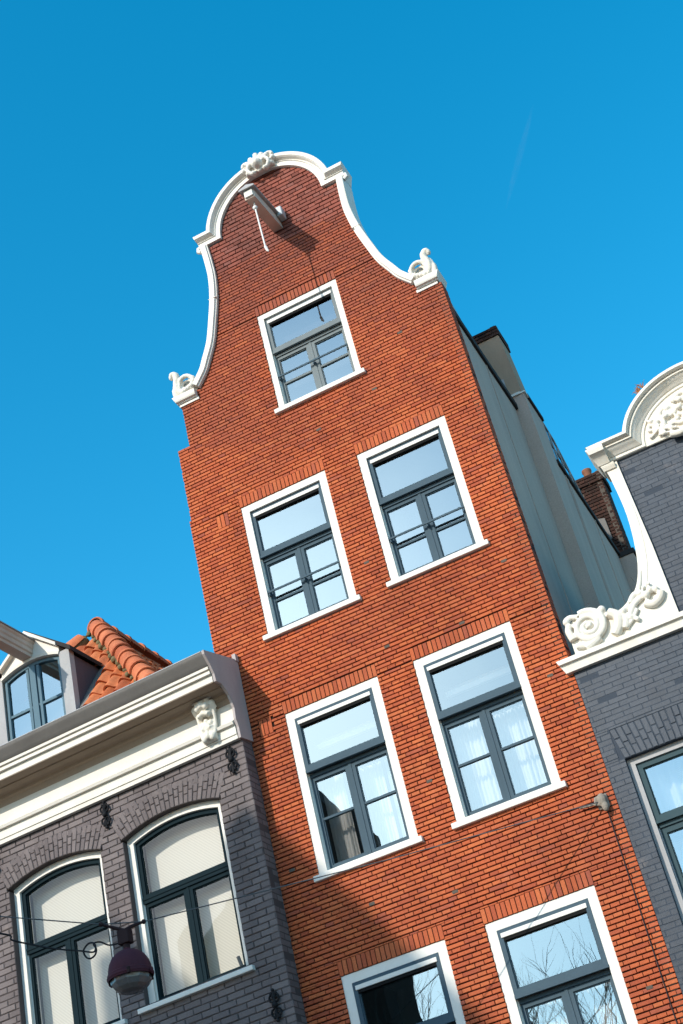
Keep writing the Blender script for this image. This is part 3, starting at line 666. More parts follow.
eb = [(-.605, 10.55), (-.60, 10.50), (-.50, 10.385), (-.44, 10.29), (-.43, 10.19), (-.30, 10.20), (-.16, 10.10), (-.09, 9.95), (-.105, 9.80), (-.07, 9.70), (-.065, 9.56), (.24, 9.60), (.24, 10.74)]
mb = MB(); mb.extrx(eb, L1 + .013, L1 + .045); mb.box(L1 + .01, L1 + .06, .17, .238, 10.70, 10.80); mb.build('cornice_end_board', M['mauve'], co)
# carved consoles
def console(x):
    o = MB(); w = .115
    prof = fine([(-.05, 9.66), (-.10, 9.64), (-.135, 9.69), (-.13, 9.76), (-.10, 9.86), (-.115, 9.97), (-.17, 10.06), (-.20, 10.14), (-.17, 10.19), (-.05, 10.19)], 3)
    o.extrx(prof, x - w * .85, x + w * .85)
    for s in (-1, 1):
        o.tube([(x + s * w, -.13, 10.12), (x + s * w, -.15, 10.10), (x + s * w, -.10, 10.05)], .05, 8)
        o.tube([(x + s * w, -.075 - .05 * cos(t), 10.10 + .065 * sin(t)) for t in [i * .6 for i in range(11)]], .022, 6)
        o.tube(fine([(x + s * w, -.12, 10.03), (x + s * w * .9, -.10, 9.88), (x + s * w * .8, -.12, 9.76), (x + s * w * .6, -.14, 9.67)]), .026, 7)
    for z, yy, r in ((10.10, -.20, .05), (10.0, -.16, .045), (9.90, -.125, .04), (9.80, -.125, .05), (9.71, -.14, .055)):
        for s in (-1, 0, 1): o.ball((x + s * .055, yy - (0 if s else .015), z - abs(s) * .02), r * .8, rz=r)
    for s in (-1, 1):
        o.tube([(x, -.15, 9.86), (x + s * .05, -.16, 9.80), (x + s * .09, -.13, 9.82)], [.03, .028, .012], 7); o.tube([(x, -.19, 10.0), (x + s * .06, -.19, 9.97), (x + s * .09, -.15, 10.01)], [.03, .028, .012], 7)
    o.box(x - .16, x + .16, -.19, -.04, 10.175, 10.20)
    o.build('carved_console', M['cream'], co, remesh=.010)
console(-.36); console(-5.36)
# iron wall anchors
def wall_anchor(x, z):
    o = MB(); y = -.03
    o.tube([(x, y, z - .16), (x, y, z + .16)], .014, 6); o.ball((x, y - .01, z), .034)
    for s in (-1, 1):
        o.ball((x, y, z + s * .165), .02)
        for t in (-1, 1):
            o.tube(fine([(x, y, z + s * .03), (x + t * .05, y, z + s * .05), (x + t * .055, y, z + s * .10), (x + t * .02, y, z + s * .12), (x + t * .015, y, z + s * .085)], 3), .012, 6)
            o.ball((x + t * .03, y, z + s * .13), .017)
    o.box(x - .012, x + .012, y, .0, z - .012, z + .012)
    o.build('wall_anchor', M['iron'], GRY, smooth=60)
for x, z in ((-.175, 9.355), (-2.005, 9.365), (-3.715, 9.36), (-5.5, 9.36), (-.20, 6.42), (-2.02, 6.42), (-3.72, 6.42)): wall_anchor(x, z)
# small drain spout on the right window sill
o = MB(); o.tube([(-.545, .02, 6.985), (-.56, .0, 7.09)], .022, 8); o.build('window_bolt', M['zinc'], GRY)
# dormer
DC = -2.87
d = MB()
pedi = [(DC - .46, 11.92), (DC + .46, 11.92), (DC + .46, 11.96), (DC, 12.34), (DC - .46, 11.96)]
warc = outl(DC - .47, DC + .47, 10.7, 11.83, .10, 0, n=14)
ringo = [(DC - .47, 10.7), (DC + .47, 10.7)] + [(DC + .47 - .94 * k / 14, 11.97 + .37 * (1 - abs(1 - k / 7))) for k in range(15)]
d.ring(ringo, warc, .0, .12)
dm = d.build('dormer', M['white_clean'], GRY)
for s in (-1, 1): d = MB(); d.box(DC + s * .55 - .08, DC + s * .55 + .08, -.012, .10, 10.6, 11.86, 0, .004); d.build('dormer_pilaster', M['lead'], dm)
for s in (-1, 1):
    d = MB(); d.add([(DC + s * .62, .10, 10.6), (DC + s * .62, .10, 11.80), (DC + s * .62, .70, 11.80), (DC + s * .62, -.2, 10.6), (DC + s * .57, .10, 10.6), (DC + s * .57, .10, 11.80), (DC + s * .57, .70, 11.80), (DC + s * .57, -.2, 10.6)][:3] + [(DC + s * .58, .10, 10.6), (DC + s * .58, .10, 11.80), (DC + s * .58, .70, 11.80)], [(0, 1, 2), (3, 5, 4), (0, 3, 4, 1), (1, 4, 5, 2), (2, 5, 3, 0)])
    d.build('dormer_cheek', M['cheek'], dm)
d = MB()
for s in (-1, 1):
    d.add([(DC, -.05, 12.40), (DC + s * .68, -.05, 11.865), (DC + s * .68, .76, 11.865), (DC, 1.25, 12.40), (DC, -.05, 12.34), (DC + s * .68, -.05, 11.80), (DC + s * .68, .72, 11.80), (DC, 1.2, 12.34)],
          [(0, 1, 2, 3), (4, 7, 6, 5), (0, 4, 5, 1), (1, 5, 6, 2), (2, 6, 7, 3)])
d.build('dormer_roof', M['bitumen'], dm)
d = MB()
for s in (-1, 1): d.add([(DC, -.07, 12.385), (DC + s * .47, -.07, 12.0), (DC + s * .47, -.07, 11.95), (DC, -.07, 12.33), (DC, .0, 12.385), (DC + s * .47, .0, 12.0), (DC + s * .47, .0, 11.95), (DC, .0, 12.33)],
                        [(0, 1, 2, 3), (4, 7, 6, 5), (0, 4, 5, 1), (1, 5, 6, 2), (2, 6, 7, 3)])
d.sweep([(DC + .47 - .94 * k / 14, warc[2 + k][1]) for k in range(15)], [(0, .0), (0, -.03), (-.04, -.03), (-.04, .0)])
d.build('dormer_moulding', M['ivory'], dm)
d = MB(); wi = outl(DC - .47, DC + .47, 10.7, 11.83, .10, .012); wi2 = outl(DC - .47, DC + .47, 10.7, 11.83, .10, .055); d.ring(wi, wi2, .03, .10)
d.box(DC - .045, DC + .045, .02, .1, 10.72, 11.87); d.box(DC - .42, DC + .42, .035, .09, 11.26, 11.295)
for s in (-1, 1): d.box(DC + s * .435 - .018, DC + s * .435 + .018, .025, .095, 10.72, 11.82); d.box(DC + s * .085 - .02, DC + s * .085 + .02, .03, .095, 10.72, 11.86)
dw = d.build('dormer_window', M['sash_blue'], dm)
d = MB(); pane(d, [(DC - .43, 10.75), (DC, 10.75), (DC, 11.87), (DC - .43, 11.82)], .06); pane(d, [(DC, 10.75), (DC + .43, 10.75), (DC + .43, 11.82), (DC, 11.87)], .062); d.build('dormer_pane', M['glass'], dm, recalc=False)
d = MB(); d.box(DC - .55, DC + .55, .8, .85, 10.6, 11.8); d.build('dormer_inner_wall', M['dark_room'], dm)
d = MB(); bx = DC - .02
bs = [(-.085, 11.975), (.065, 11.975), (.065, 12.02), (.085, 12.035), (.085, 12.09), (.10, 12.11), (.10, 12.155), (.12, 12.18), (.12, 12.205), (-.14, 12.205), (-.14, 12.18), (-.12, 12.155), (-.12, 12.11), (-.105, 12.09), (-.105, 12.035), (-.085, 12.02)]
d.extr([(bx + a, b) for a, b in bs], -1.25, .05); d.build('hoist_beam', M['beamwood'], dm)
d = MB(); d.extr([(bx - .16, 12.207), (bx + .14, 12.207), (bx + .12, 12.24), (bx - .01, 12.27), (bx - .14, 12.24)], -1.27, .02); d.build('beam_cap', M['lead'], dm)
# tiled roof, hipped to the street
def tiles(mb, o, U, V, Nn, u_of_v, vlen, tw=.235, tl=.31, m=0, skip=None):
    o, U, V, Nn = map(Vector, (o, U, V, Nn)); j = 0
    while j * tl < vlen:
        v0 = j * tl; a, b = u_of_v(v0 + tl * .5); i = math.floor(a / tw)
        while i * tw < b:
            u0 = i * tw; i += 1
            if u0 + tw * .5 < a or u0 + tw * .5 > b or (skip and skip(u0 + tw * .5, v0)): continue
            k = 8; vs = []; dz = random.uniform(-.006, .006); du = random.uniform(-.006, .006)
            for (vv, hh) in ((v0 - .045, .052), (v0 + tl * .5, .036), (v0 + tl, .012)):
                for t in range(k + 1):
                    s = t / k; h = .040 * cos(2 * pi * (s - .28)) + (.012 if s > .9 else 0)
                    vs.append(tuple(o + U * (u0 + du + s * tw * 1.06) + V * vv + Nn * (h + hh + dz)))
            for t in range(k + 1):
                s = t / k; h = .040 * cos(2 * pi * (s - .28)); vs.append(tuple(o + U * (u0 + du + s * tw * 1.06) + V * (v0 - .04) + Nn * (h + .052 - .03 + dz)))
            fs = [(r * (k + 1) + t, r * (k + 1) + t + 1, (r + 1) * (k + 1) + t + 1, (r + 1) * (k + 1) + t) for r in range(2) for t in range(k)] + [(t, 3 * (k + 1) + t, 3 * (k + 1) + t + 1, t + 1) for t in range(k)]
            mb.add(vs, fs, m)
        j += 1
AP = Vector((-2.80, 1.64, 13.03)); EZ = 10.6; SF = 1.3
ev = AP.y - (AP.z - EZ) / SF; SR = 1.33; ex = AP.x + (AP.z - EZ) / SR; exl = AP.x - (AP.z - EZ) / SR
rf = MB(); Lf = math.hypot(AP.y - ev, AP.z - EZ); Vf = Vector((0, AP.y - ev, AP.z - EZ)) / Lf; Nf = Vector((0, -Vf.z, Vf.y))
tiles(rf, (AP.x, ev, EZ), (1, 0, 0), Vf, Nf, lambda v: ((exl - AP.x) * (1 - v / Lf), (ex - AP.x) * (1 - v / Lf)), Lf - .05, skip=lambda u, v: abs(AP.x + u - DC) < .72 and EZ + Vf.z * v < 11.82)
Lr = math.hypot(ex - AP.x, AP.z - EZ); Vr = Vector((AP.x - ex, 0, AP.z - EZ)) / Lr; Nr = Vector((Vr.z, 0, -Vr.x))
tiles(rf, (ex, 0, EZ), (0, 1, 0), Vr, Nr, lambda v: (ev + (AP.y - ev) * v / Lr, 7), Lr - .05)
rf.add([(exl, ev, EZ - .01), (ex, ev, EZ - .01), tuple(AP - Vector((0, 0, .03))), (ex, 7, EZ - .01), (AP.x, 7, AP.z - .03), (exl, 7, EZ - .01)], [(0, 1, 2), (1, 3, 4, 2), (0, 2, 4, 5), (3, 5, 4), (0, 5, 3, 1)], 1)
rfo = rf.build('tiled_roof', [M['tile'], M['bitumen']], GRY, recalc=False, smooth=50)
def ridge_run(mb, A, B, up, r=.13, L=.36):
    A, B, up = Vector(A), Vector(B), Vector(up); d = (B - A); n = max(1, int(d.length / L)); d.normalize(); up = (up - d * up.dot(d)).normalized(); sd = d.cross(up)
    for i in range(n):
        p0 = A + d * (i * L - .04); vs = []; j = random.uniform(-.008, .008); sh = sd * random.uniform(-.008, .008)
        for t, rr in ((0, r * 1.13), (.045, r * 1.16), (.06, r * 1.04), (.17, r * 1.05), (L, r * .93), (L + .04, r * .9)):
            for k in range(11):
                a = pi * (k / 10) * 1.06 - .09; vs.append(tuple(p0 + sh + d * t + up * (sin(a) * rr * 1.06 - .02 + j) + sd * (cos(a) * rr)))
        vs += [tuple(Vector(v) - up * .02 - (Vector(v) - p0 - sh - up * up.dot(Vector(v) - p0) ) * .16) for v in vs[:11]]
        mb.add(vs, [(q * 11 + k, q * 11 + k + 1, (q + 1) * 11 + k + 1, (q + 1) * 11 + k) for q in range(5) for k in range(10)] + [(66 + k, 66 + k + 1, k + 1, k) for k in range(10)])
ru = MB(); E0 = Vector((ex, ev, EZ)); E1 = Vector((exl, ev, EZ)); off = Vector((0, 0, .10))
ridge_run(ru, E0 + (E0 - AP) * .03 + off, AP + off + Vector((0, 0, .03)), (0, 0, 1)); ridge_run(ru, E1 + off, AP + off, (0, 0, 1)); ridge_run(ru, AP + off, (AP.x, 7, AP.z + .10), (0, 0, 1))
ru.build('ridge_tiles', M['ridge'], rfo, recalc=False, smooth=40)
ru = MB()
for A in (E0, E1): ru.tube([A + Vector((0, 0, .05)), A.lerp(AP, .93) + Vector((0, 0, .05))], .10, 8)
for k in range(16):
    t = (k + .5) / 16; p = E0.lerp(AP, t); ru.ball((p.x - .10 + random.uniform(-.02, .02), p.y - .08, p.z + .02), .035 + random.uniform(0, .02), seg=7)
ru.build('mortar_bed', M['moss'], rfo, remesh=.02)
fl = MB(); fl.box(-5.7, -.03, -.3, 8, 10.40, 10.53); fl.add([(DC + .625, .05, 10.98), (DC + .74, .02, 10.96), (DC + .74, .68, 11.82), (DC + .625, .70, 11.83)], [(0, 1, 2, 3)]); fl.build('lead_valley', M['zinc'], GRY)
an = MB(); an.box(-3.1, -2.2, -.03, .1, .1, 2.5); an.build('street_door', M['sash_teal'], GRY)

# ================================================================== slate grey house on the right
DRK = thing('slate_grey_house', 'slate grey painted brick house with cream carved neck gable at right edge', 'house', (2.13, 0, 0))
DX = 2.13; DY = -.012
NI = [(8.98, 1.072), (9.94, 1.075), (10.91, 1.10), (11.18, 1.10)]          # half width of the brick neck
def drk_outline(z):
    if z < 8.87: return [(-.258, 4.518)]
    return [(DX - 1.12, DX + 1.12)] if z < 11.2 else []
WD = [(-.034, 1.27, 5.55, 7.716), (1.478, 2.782, 5.55, 7.716), (2.99, 4.294, 5.55, 7.716)]
fl_ = [(q[0] - .06, q[1] + .06, q[3] - .002, q[3] + .36) for q in WD]
mb = MB()
brickwork(mb, ((0, DY), (1, 0), (0, -1)), 0, 11.3, .0605, .215, drk_outline, WD + fl_, joint=.003, depth=.002, ch=.004, thick=.24, bond='half', jit=.0022)
for q in fl_:
    mb.box(q[0], q[1], DY + .006, DY + .24, q[2], q[3], 1); n = 20
    for i in range(n):
        for j, (a, b) in enumerate(((.0, .17), (.176, .358)) if i % 2 else ((0, .115), (.121, .235), (.241, .358))):
            sh = lambda t, h: q[0] + .06 + (q[1] - q[0] - .12) * t + (t - .5) * h * .36
            p = DY + random.uniform(-.004, .003); vs = []
            for yy, c in ((DY + .02, 0), (p + .006, 0), (p, .006)):
                for t, h in ((i / n, a), ((i + 1) / n, a), ((i + 1) / n, b), (i / n, b)):
                    vs.append((sh(t, h) + (.003 + c) * (1 if t == i / n else -1), yy, q[2] + .002 + h + c * (1 if h == a else -1)))
            mb.add(vs, [(8, 9, 10, 11), (4, 5, 9, 8), (5, 6, 10, 9), (6, 7, 11, 10), (7, 4, 8, 11), (0, 1, 5, 4), (1, 2, 6, 5), (2, 3, 7, 6), (3, 0, 4, 7)], 0)
mb.build('brick_wall', [M['brick_dark'], M['mortar_dark']], DRK, recalc=False)
mb = MB(); mb.box(-.255, 4.51, 1.6, 9, 0, 8.7); mb.box(-.255, -.1, .23, 1.6, 0, 8.7); mb.box(4.4, 4.51, .23, 1.6, 0, 8.7); mb.box(-.1, 4.4, .23, 1.6, 8.0, 8.7); mb.box(-.1, 4.4, .23, 1.6, 0, 5.2)
mb.build('house_body', M['room'], DRK)
mb = MB(); mb.add([(-.1, .25, 8.7), (4.36, .25, 8.7), (DX, .25, 11.1), (-.1, 9, 8.7), (4.36, 9, 8.7), (DX, 9, 11.1)], [(0, 1, 2), (3, 5, 4), (0, 2, 5, 3), (1, 4, 5, 2), (0, 3, 4, 1)]); mb.build('roof', M['bitumen'], DRK)
for q in WD:
    window(DRK, 'window', *q, DY, 6.965, [6.38], fw=.075, rec=.07, mats=('lead', 'sash_slate'), sashd=.035, lowd=.07, grille=False, tw=.075, curtains=((.02, .98, .02, .98, .02, 9),), mull=.06, st=.06, proud=.01)
# stone band
mb = MB(); mb.sweep([(-.33, 8.86), (4.59, 8.86)], [(0, .1), (0, -.07), (.03, -.075), (.09, -.085), (.10, -.12), (.155, -.12), (.16, -.1), (.165, .1)], e0=(-.4, 1), e1=(.4, 1)); mb.build('stone_band', M['cream'], DRK)
# entablature over the neck
el = [(DX - .717 * cos(t), 11.181 + .562 * sin(t)) for t in [pi * i / 40 for i in range(41)]]
PE = [(0, .05), (0, -.05), (.009, -.062), (.038, -.062), (.044, -.074), (.05, -.08), (.065, -.092), (.09, -.12), (.114, -.155), (.125, -.16), (.129, -.18), (.144, -.182), (.152, -.165), (.158, -.165), (.163, -.208), (.178, -.228), (.205, -.228), (.224, -.208), (.236, -.176), (.236, .3), (0, .3)]
mb = MB(); arch_mould(mb, DX, 11.18, .715, .56, 1.27, PE, .45)
q = MB(); q.sweep([(.855, 11.08), (1.0, 11.08)], [(0, .05), (0, -.07), (.03, -.085), (.055, -.10), (.07, -.10), (.07, .2), (0, .2)], e0=(-.3, 1)); q.sweep([(.81, 11.17), (.96, 11.17)], [(-.02, .05), (-.02, -.11), (.04, -.15), (.09, -.20), (.10, -.235), (.15, -.25), (.18, -.235), (.18, .2), (-.02, .2)], e0=(-.35, 1)); q.mirror(DX)
mb.add(q.v, q.f); ento = mb.build('gable_entablature', M['cream'], DRK, smooth=35)
mb = MB(); mb.extr(el, -.045, .24); mb.build('tympanum', M['cream'], DRK)
o = MB(); y = -.075
def curl(o, pts, r, y=-.07, n=8): o.tube(fine([(a, y, b) for a, b in pts]), r, n)
for s in (1, -1):
    X = lambda x: DX - s * (DX - x)
    curl(o, [(X(1.49), 11.27), (X(1.56), 11.31), (X(1.58), 11.40), (X(1.53), 11.43), (X(1.51), 11.37), (X(1.55), 11.36)], .022)
    curl(o, [(X(1.62), 11.26), (X(1.70), 11.38), (X(1.68), 11.50), (X(1.76), 11.58), (X(1.86), 11.55), (X(1.87), 11.47), (X(1.80), 11.46)], .032)
    curl(o, [(X(1.70), 11.30), (X(1.80), 11.34), (X(1.90), 11.30), (X(1.95), 11.38), (X(1.89), 11.43)], .028)
    curl(o, [(X(1.88), 11.60), (X(1.98), 11.68), (X(2.09), 11.66), (X(2.13), 11.58)], .03)
    curl(o, [(X(2.02), 11.30), (X(1.98), 11.42), (X(2.05), 11.52), (X(2.13), 11.5)], .035)
    for x, z, r in ((1.57, 11.47, .04), (1.64, 11.44, .035), (1.61, 11.33, .03), (1.75, 11.46, .05), (1.80, 11.55, .045), (1.92, 11.5, .05), (1.97, 11.6, .045), (1.86, 11.36, .04), (1.76, 11.28, .035), (2.06, 11.4, .06), (1.66, 11.25, .04), (1.99, 11.27, .05), (2.05, 11.60, .05)):
        o.ball((X(x), y, z), r, rz=r * .8)
        for t in range(3):
            a = random.uniform(0, 6.3); o.tube([(X(x), y, z), (X(x) + .07 * cos(a), y - .01, z + .07 * sin(a))], [r * .6, .012], 6)
    curl(o, [(X(1.72), 11.19), (X(1.84), 11.16), (X(1.95), 11.21), (X(2.06), 11.17), (X(2.13), 11.19)], .045, -.10)
o.extr([(a, b) for a, b in [(DX + (x - DX) * .94, 11.181 + (z - 11.181) * .94 + .012) for x, z in el]], -.052, -.02)
o.v = [(x, y, z - .02) for x, y, z in o.v]; o.build('carved_relief', M['cream'], ento, remesh=.009)
# scroll slabs either side of the neck
def slab(flip):
    F = lambda pts: [(2 * DX - x, z) for x, z in pts][::-1] if flip else pts
    oc = [(.33, 9.345), (.465, 9.34), (.63, 9.437), (.762, 9.605), (.858, 9.92), (.915, 10.43), (.895, 10.95), (.875, 11.09)]
    ocf = fine(oc, 6)
    body = [(-.165, 9.03), (1.062, 9.03), (1.062, 9.94), (1.035, 10.91), (1.03, 11.17)] + ocf[::-1] + [(.25, 9.45), (.05, 9.50), (-.09, 9.44), (-.165, 9.30)]
    mb = MB(); mb.extr(F(body), -.05, .22); sl_ = mb.build('neck_scroll_slab', M['cream'], DRK)
    o = MB(); R_ = lambda x: 2 * DX - x if flip else x
    c = (.085, 9.285); sp = []
    for i in range(60):
        t = i / 59; a = radians(20) - t * 2.35 * 2 * pi; r = .185 * (1 - t) ** .85 + .012; sp.append((R_(c[0] + r * cos(a + pi * .5)), -.085 - .02 * t, c[1] + r * sin(a + pi * .5)))
    o.tube(sp, [.042 - .018 * i / 59 for i in range(60)], 8); o.ball((R_(c[0]), -.10, c[1]), .03)
    o.ball((R_(c[0]), -.03, c[1]), .19, ry=.05, rz=.19, seg=20)
    edge = [(.16, 9.47), (.25, 9.41)] + ocf[:-4]
    o.tube([(R_(x + .02), -.045, z - .03) for x, z in edge if z < 9.75], [.045 - .03 * max(0, (z - 9.42) / .33) for x, z in edge if z < 9.75], 8)
    o.tube([(R_(x + .095), -.045, z - .05) for x, z in ocf[6:-10]], .014, 8)
    # leaf and flower garland
    for pts, r in (([(.34, 9.36), (.42, 9.28), (.40, 9.16), (.33, 9.07)], .06), ([(.40, 9.33), (.50, 9.22), (.46, 9.10)], .04), ([(.46, 9.20), (.56, 9.24), (.64, 9.33), (.74, 9.38)], .036), ([(.60, 9.36), (.68, 9.44), (.78, 9.42)], .04), ([(.50, 9.12), (.58, 9.18), (.66, 9.27)], .022), ([(.76, 9.30), (.84, 9.25), (.93, 9.29), (.97, 9.36)], .05), ([(-.11, 9.40), (-.15, 9.33), (-.13, 9.2)], .045), ([(-.12, 9.12), (-.02, 9.09), (.1, 9.08)], .04), ([(-.02, 9.05), (.1, 9.09), (.16, 9.12)], .05), ([(0.0, 9.45), (-.09, 9.48), (-.15, 9.46)], .035)):
        o.tube(fine([(R_(a), -.07, b) for a, b in pts]), r, 8)
    for x, z, r in ((.74, 9.43, .04), (.80, 9.38, .05), (.86, 9.42, .045), (.92, 9.40, .04), (.80, 9.48, .025), (.87, 9.50, .02), (.28, 9.42, .05), (.22, 9.40, .035), (-.14, 9.44, .045), (-.06, 9.36, .035), (-.04, 9.20, .03), (.50, 9.30, .04), (.56, 9.20, .03), (.62, 9.15, .03)): o.ball((R_(x), -.08, z), r)
    o.build('carved_volute', M['cream'], sl_, remesh=.009)
    k = MB()
    for i in range(13):
        t = random.random(); x, z = edge[int(t * 20)] ; dx, dz = random.uniform(-.06, .03), random.uniform(.06, .14); k.tube([(R_(x), .0, z), (R_(x + dx), random.uniform(-.04, .04), z + dz)], .0022, 4)
    k.tube([(R_(.085 + .20 * cos(a)), 0, 9.285 + .20 * sin(a)) for a in [1.0 + .2 * i for i in range(11)]] , .006, 5)
    for i in range(7): a = random.uniform(1.2, 2.9); k.tube([(R_(.085 + .195 * cos(a)), 0, 9.285 + .195 * sin(a)), (R_(.085 + .32 * cos(a)), random.uniform(-.03, .03), 9.285 + .32 * sin(a))], .0022, 4)
    k.tube([(R_(.085 + .2 * cos(1.0)), 0, 9.285 + .2 * sin(1.0)), (R_(edge[0][0]), 0, edge[0][1])], .006, 5)
    k.tube([(R_(x), .0, z) for x, z in edge if z < 9.9], .006, 5); k.build('bird_spikes', M['wire'], sl_)
slab(False); slab(True)
an = MB(); an.box(1.7, 2.6, -.05, .1, .1, 2.5); an.build('street_door', M['sash_teal'], DRK)
# a dry weed rooted on the gable
w = MB()
for i in range(24):
    a = random.uniform(-1.3, 1.0); l = random.uniform(.03, .085); x = 1.575 + random.uniform(-.05, .05); z = 11.945 + (x - 1.575) * .8
    w.tube([(x + .03, -.06, z - .05), (x + sin(a) * l * .4, -.06 + random.uniform(-.03, .03), z + l * .5), (x + sin(a) * l, -.06 + random.uniform(-.04, .04), z + l * cos(a))], [.004, .004, .0015], 4)
tag(w.build('weed', M['weed'], recalc=False), 'small dry orange weed growing on the cream gable edge', 'plant')

# ================================================================== street lamp on its wires
lm = thing('street_lamp', 'plum coloured dome street lamp hanging from a wire across the street', 'lamp', (-4.595, -3.0, 6.09))
LX, LY = -4.595, -3.0
d = MB(); d.lathe((LX, LY, 6.24), [(.212, -.012), (.217, .0), (.215, .045), (.205, .052), (.203, .09), (.188, .145), (.158, .198), (.112, .24), (.06, .262), (.035, .268), (.035, .285), (0, .285)], 32)
d.lathe((LX, LY, 6.24), [(.20, -.01), (.19, .05), (.17, .1), (.12, .2), (0, .24)], 24)
d.tube([(LX + .205, LY, 6.255), (LX + .235, LY - .01, 6.25)], .022, 8); d.tube([(LX - .205, LY, 6.255), (LX - .235, LY - .01, 6.25)], .022, 8)
d.build('lamp_dome', M['lamp'], lm, smooth=35)
d = MB(); d.lathe((LX, LY, 6.24), [(.196, -.005), (.190, -.045), (.16, -.09), (.115, -.122), (.06, -.138), (0, -.14)], 10); d.build('lamp_bowl', M['milky'], lm, smooth=12)
d = MB()
for sx in (-.07, .05): d.ball((LX + sx, LY, 6.27), .045, rz=.06)
d.build('lamp_bulb', M['rope'], lm, smooth=60)
d = MB(); d.lathe((LX, LY, 6.515), [(.0, 0), (.034, 0), (.034, .07), (0, .07)], 12); d.build('lamp_neck', M['lampdark'], lm)
d = MB(); d.box(LX - .062, LX + .058, LY - .05, LY + .05, 6.565, 6.705, 0, .01); d.build('junction_box', M['lampdark'], lm)
d = MB(); d.lathe((LX, LY, 6.24), [(.218, .004), (.222, .008), (.222, .02), (.217, .024)], 32); 
d.build('rim_band', M['lamp'], lm)
for k in range(3):
    a = 2 * pi * k / 3 - 1.1; d = MB(); d.box(LX + .216 * cos(a) - .014, LX + .216 * cos(a) + .014, LY + .216 * sin(a) - .014, LY + .216 * sin(a) + .014, 6.222, 6.282, 0, .005); d.build('bowl_clip', M['lampdark'], lm)
WL, WRr = (-4.750, -3.155, 6.778), (-4.462, -2.85, 6.776)
d = MB(); d.tube([(LX, LY, 6.70), (LX - .05, LY - .04, 6.725), WL], [.018, .017, .013], 8); d.tube([(LX, LY, 6.70), (LX + .05, LY + .04, 6.73), WRr], [.018, .017, .013], 8); d.ball(WL, .024); d.ball(WRr, .024)
d.build('lamp_arms', M['lampdark'], lm, smooth=50)
w = MB(); w.tube([(-14.1, -18, 7.93), (-9.4, -10.55, 7.36), WL], .0058, 6); w.tube([WL, WRr], .0058, 6); w.tube([WRr, (-2.45, -1.45, 7.04), (-.42, -.06, 7.345)], .0058, 6)
tag(w.build('span_wire', M['wire']), 'thin grey steel wire carrying the street lamp to the red wall', 'wire')
w = MB(); cp = [(-14.1, -17.98, 7.8), (-9.0, -9.6, 7.05), (-5.9, -4.75, 6.80), (-5.363, -3.9, 6.733), (-5.31, -3.8, 6.675), (-5.25, -3.6, 6.657), (-5.143, -3.4, 6.623), (-4.999, -3.15, 6.604), (-4.90, -3.1, 6.57), (-4.868, -3.1, 6.60), (-4.88, -3.1, 6.65), (-4.94, -3.1, 6.665), (-5.0, -3.1, 6.62), (-4.985, -3.1, 6.555), (-4.94, -3.1, 6.521), (-4.885, -3.1, 6.535), (-4.862, -3.1, 6.585), (-4.895, -3.08, 6.655), (-4.84, -3.05, 6.66), (-4.758, -3.03, 6.605), (-4.655, -3.0, 6.60)]
w.tube(fine(cp, 6), .009, 6); tag(w.build('power_cable', M['cablem'], smooth=60), 'black looped power cable running into the hanging street lamp', 'cable')

# ================================================================== far side of the street (mirrored in the panes, throws the shadow low on the facades)
def far_house(nm, lab, out, chim, y0, x0, x1, zb):
    o = thing(nm, lab, 'house', ((x0 + x1) / 2, y0, 0)); m = MB(); m.extr(out, y0 - 2.2, y0); m.build('brick_wall', M['brick_brown'] if x0 < -9 else M['brick_grey'], o)
    for a, b, c, d in chim: m = MB(); m.box(a, b, y0 - 1.2, y0 - .1, c, d); m.build('chimney', M['brick_brown'], o)
    z = 1.2
    while z < zb - 2:
        for k in range(3):
            cx = x0 + (x1 - x0) * (k + .5) / 3; m = MB(); m.box(cx - .62, cx + .62, y0, y0 + .04, z, z + 1.9); wo2 = m.build('window', M['white_clean'], o)
            m = MB(); m.box(cx - .5, cx + .5, y0 + .04, y0 + .05, z + .1, z + 1.8); m.build('pane', M['sash_grey'], wo2)
        z += 3.1
far_house('tall_brick_house', 'tall brown gabled house across the street, outside the view, mirrored in panes', [(-17.2, 0), (-10.2, 0), (-10.2, 16.7), (-12.0, 19.5), (-12.5, 19.3), (-12.5, 17.8), (-14.0, 17.8), (-14.0, 18.9), (-14.7, 18.9), (-14.7, 16.8), (-17.2, 15)], [], -18, -17.2, -10.2, 14)
far_house('plain_brick_house', 'lower plain house across the street, outside the view, behind the bare tree', [(-9.88, 0), (-3, 0), (-3, 6.6), (-6.4, 8.4), (-9.88, 6.6)], [], -18, -9.88, -3, 6.8)
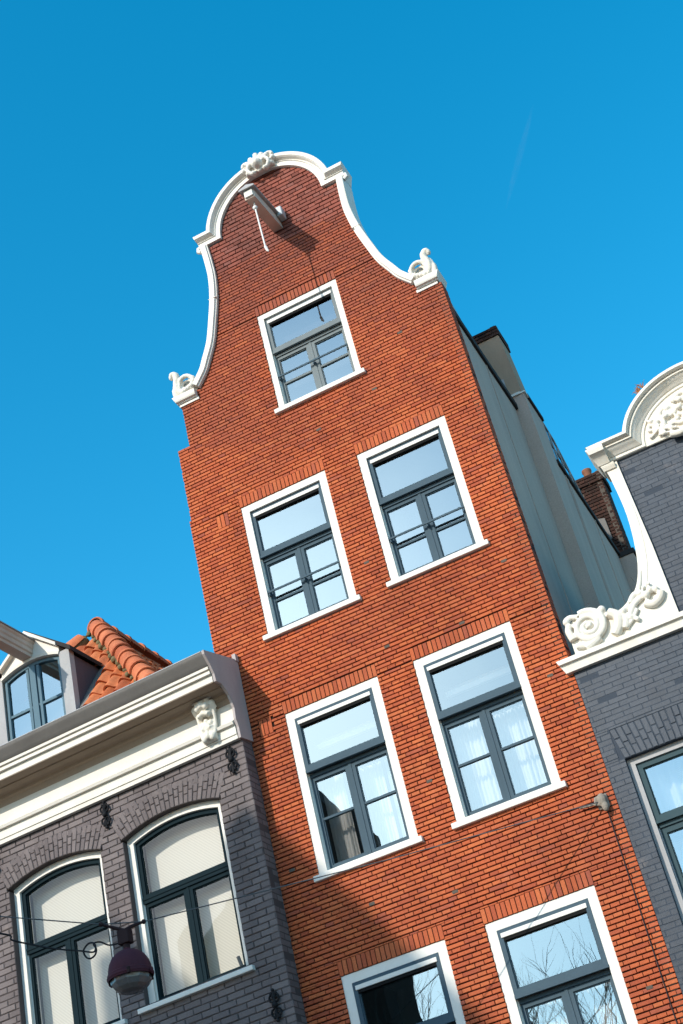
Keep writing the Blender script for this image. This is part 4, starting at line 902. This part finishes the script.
def branch(mb, p, d, L, r, lv):
    pts = [p]; rr = [r]
    for i in range(4):
        d = (d + Vector((random.uniform(-.16, .16), random.uniform(-.16, .16), random.uniform(-.03, .12)))).normalized(); p = p + d * (L / 4); pts.append(p); rr.append(r * (1 - .14 * (i + 1)))
    mb.tube(pts, rr, 5 if lv < 3 else 3)
    if lv >= 5: return
    for k in range(3 if lv < 4 else 2):
        a = Vector((random.uniform(-1, 1), random.uniform(-1, 1), random.uniform(.0, .8))).normalized(); branch(mb, pts[random.choice((2, 3, 4))], (d + a * .85).normalized(), L * random.uniform(.6, .78), r * .52, lv + 1)
for (x, y, h) in ((-8.3, -16.6, 4.0), (-4.9, -16.9, 3.3)):
    t = thing('bare_tree', ('taller' if h > 3.5 else 'shorter') + ' leafless street tree outside the view, mirrored in the window panes', 'tree', (x, y, 0))
    m = MB(); m.tube([(x, y, 0), (x + .05, y, 1.5), (x, y, 3)], [.2, .16, .14], 8); m.build('trunk', M['bark'], t)
    m = MB()
    for k in range(4): branch(m, Vector((x, y, 2.9)), Vector((random.uniform(-.6, .6), random.uniform(-.4, .4), 1)).normalized(), h, .10, 0)
    m.build('crown', M['bark'], t, recalc=False)

# ================================================================== faint vapour trail high above
c = MB(); c.tube([(-160.0, 4195.0, 4275.0), (-215, 4240, 4225), (-274.0, 4286.0, 4176.0), (-345, 4342, 4110), (-420.0, 4400.0, 4041.0)], [3, 11, 16, 14, 4], 24)
m = N('vapour'); m.t.nodes.remove(m.p); d1 = m.n('ShaderNodeBsdfDiffuse'); d1.inputs[0].default_value = (.9, .9, .9, 1); t1 = m.n('ShaderNodeBsdfTransparent'); x1 = m.n('ShaderNodeMixShader')
lw = m.n('ShaderNodeLayerWeight'); nz = m.noise(.02, 4); k = m.math('MULTIPLY', m.math('POWER', m.math('SUBTRACT', 1, lw.outputs['Facing']), 2.5), m.math('MULTIPLY', m.ramp(nz, [(.3, .2), (.7, 1)]), .011))
m.l(k, x1.inputs[0]); m.l(t1.outputs[0], x1.inputs[1]); m.l(d1.outputs[0], x1.inputs[2]); m.l(x1.outputs[0], m.out.inputs[0])
tag(c.build('vapour_trail', m.m, smooth=180), 'faint short white vapour trail high in the blue sky', 'vapour trail')
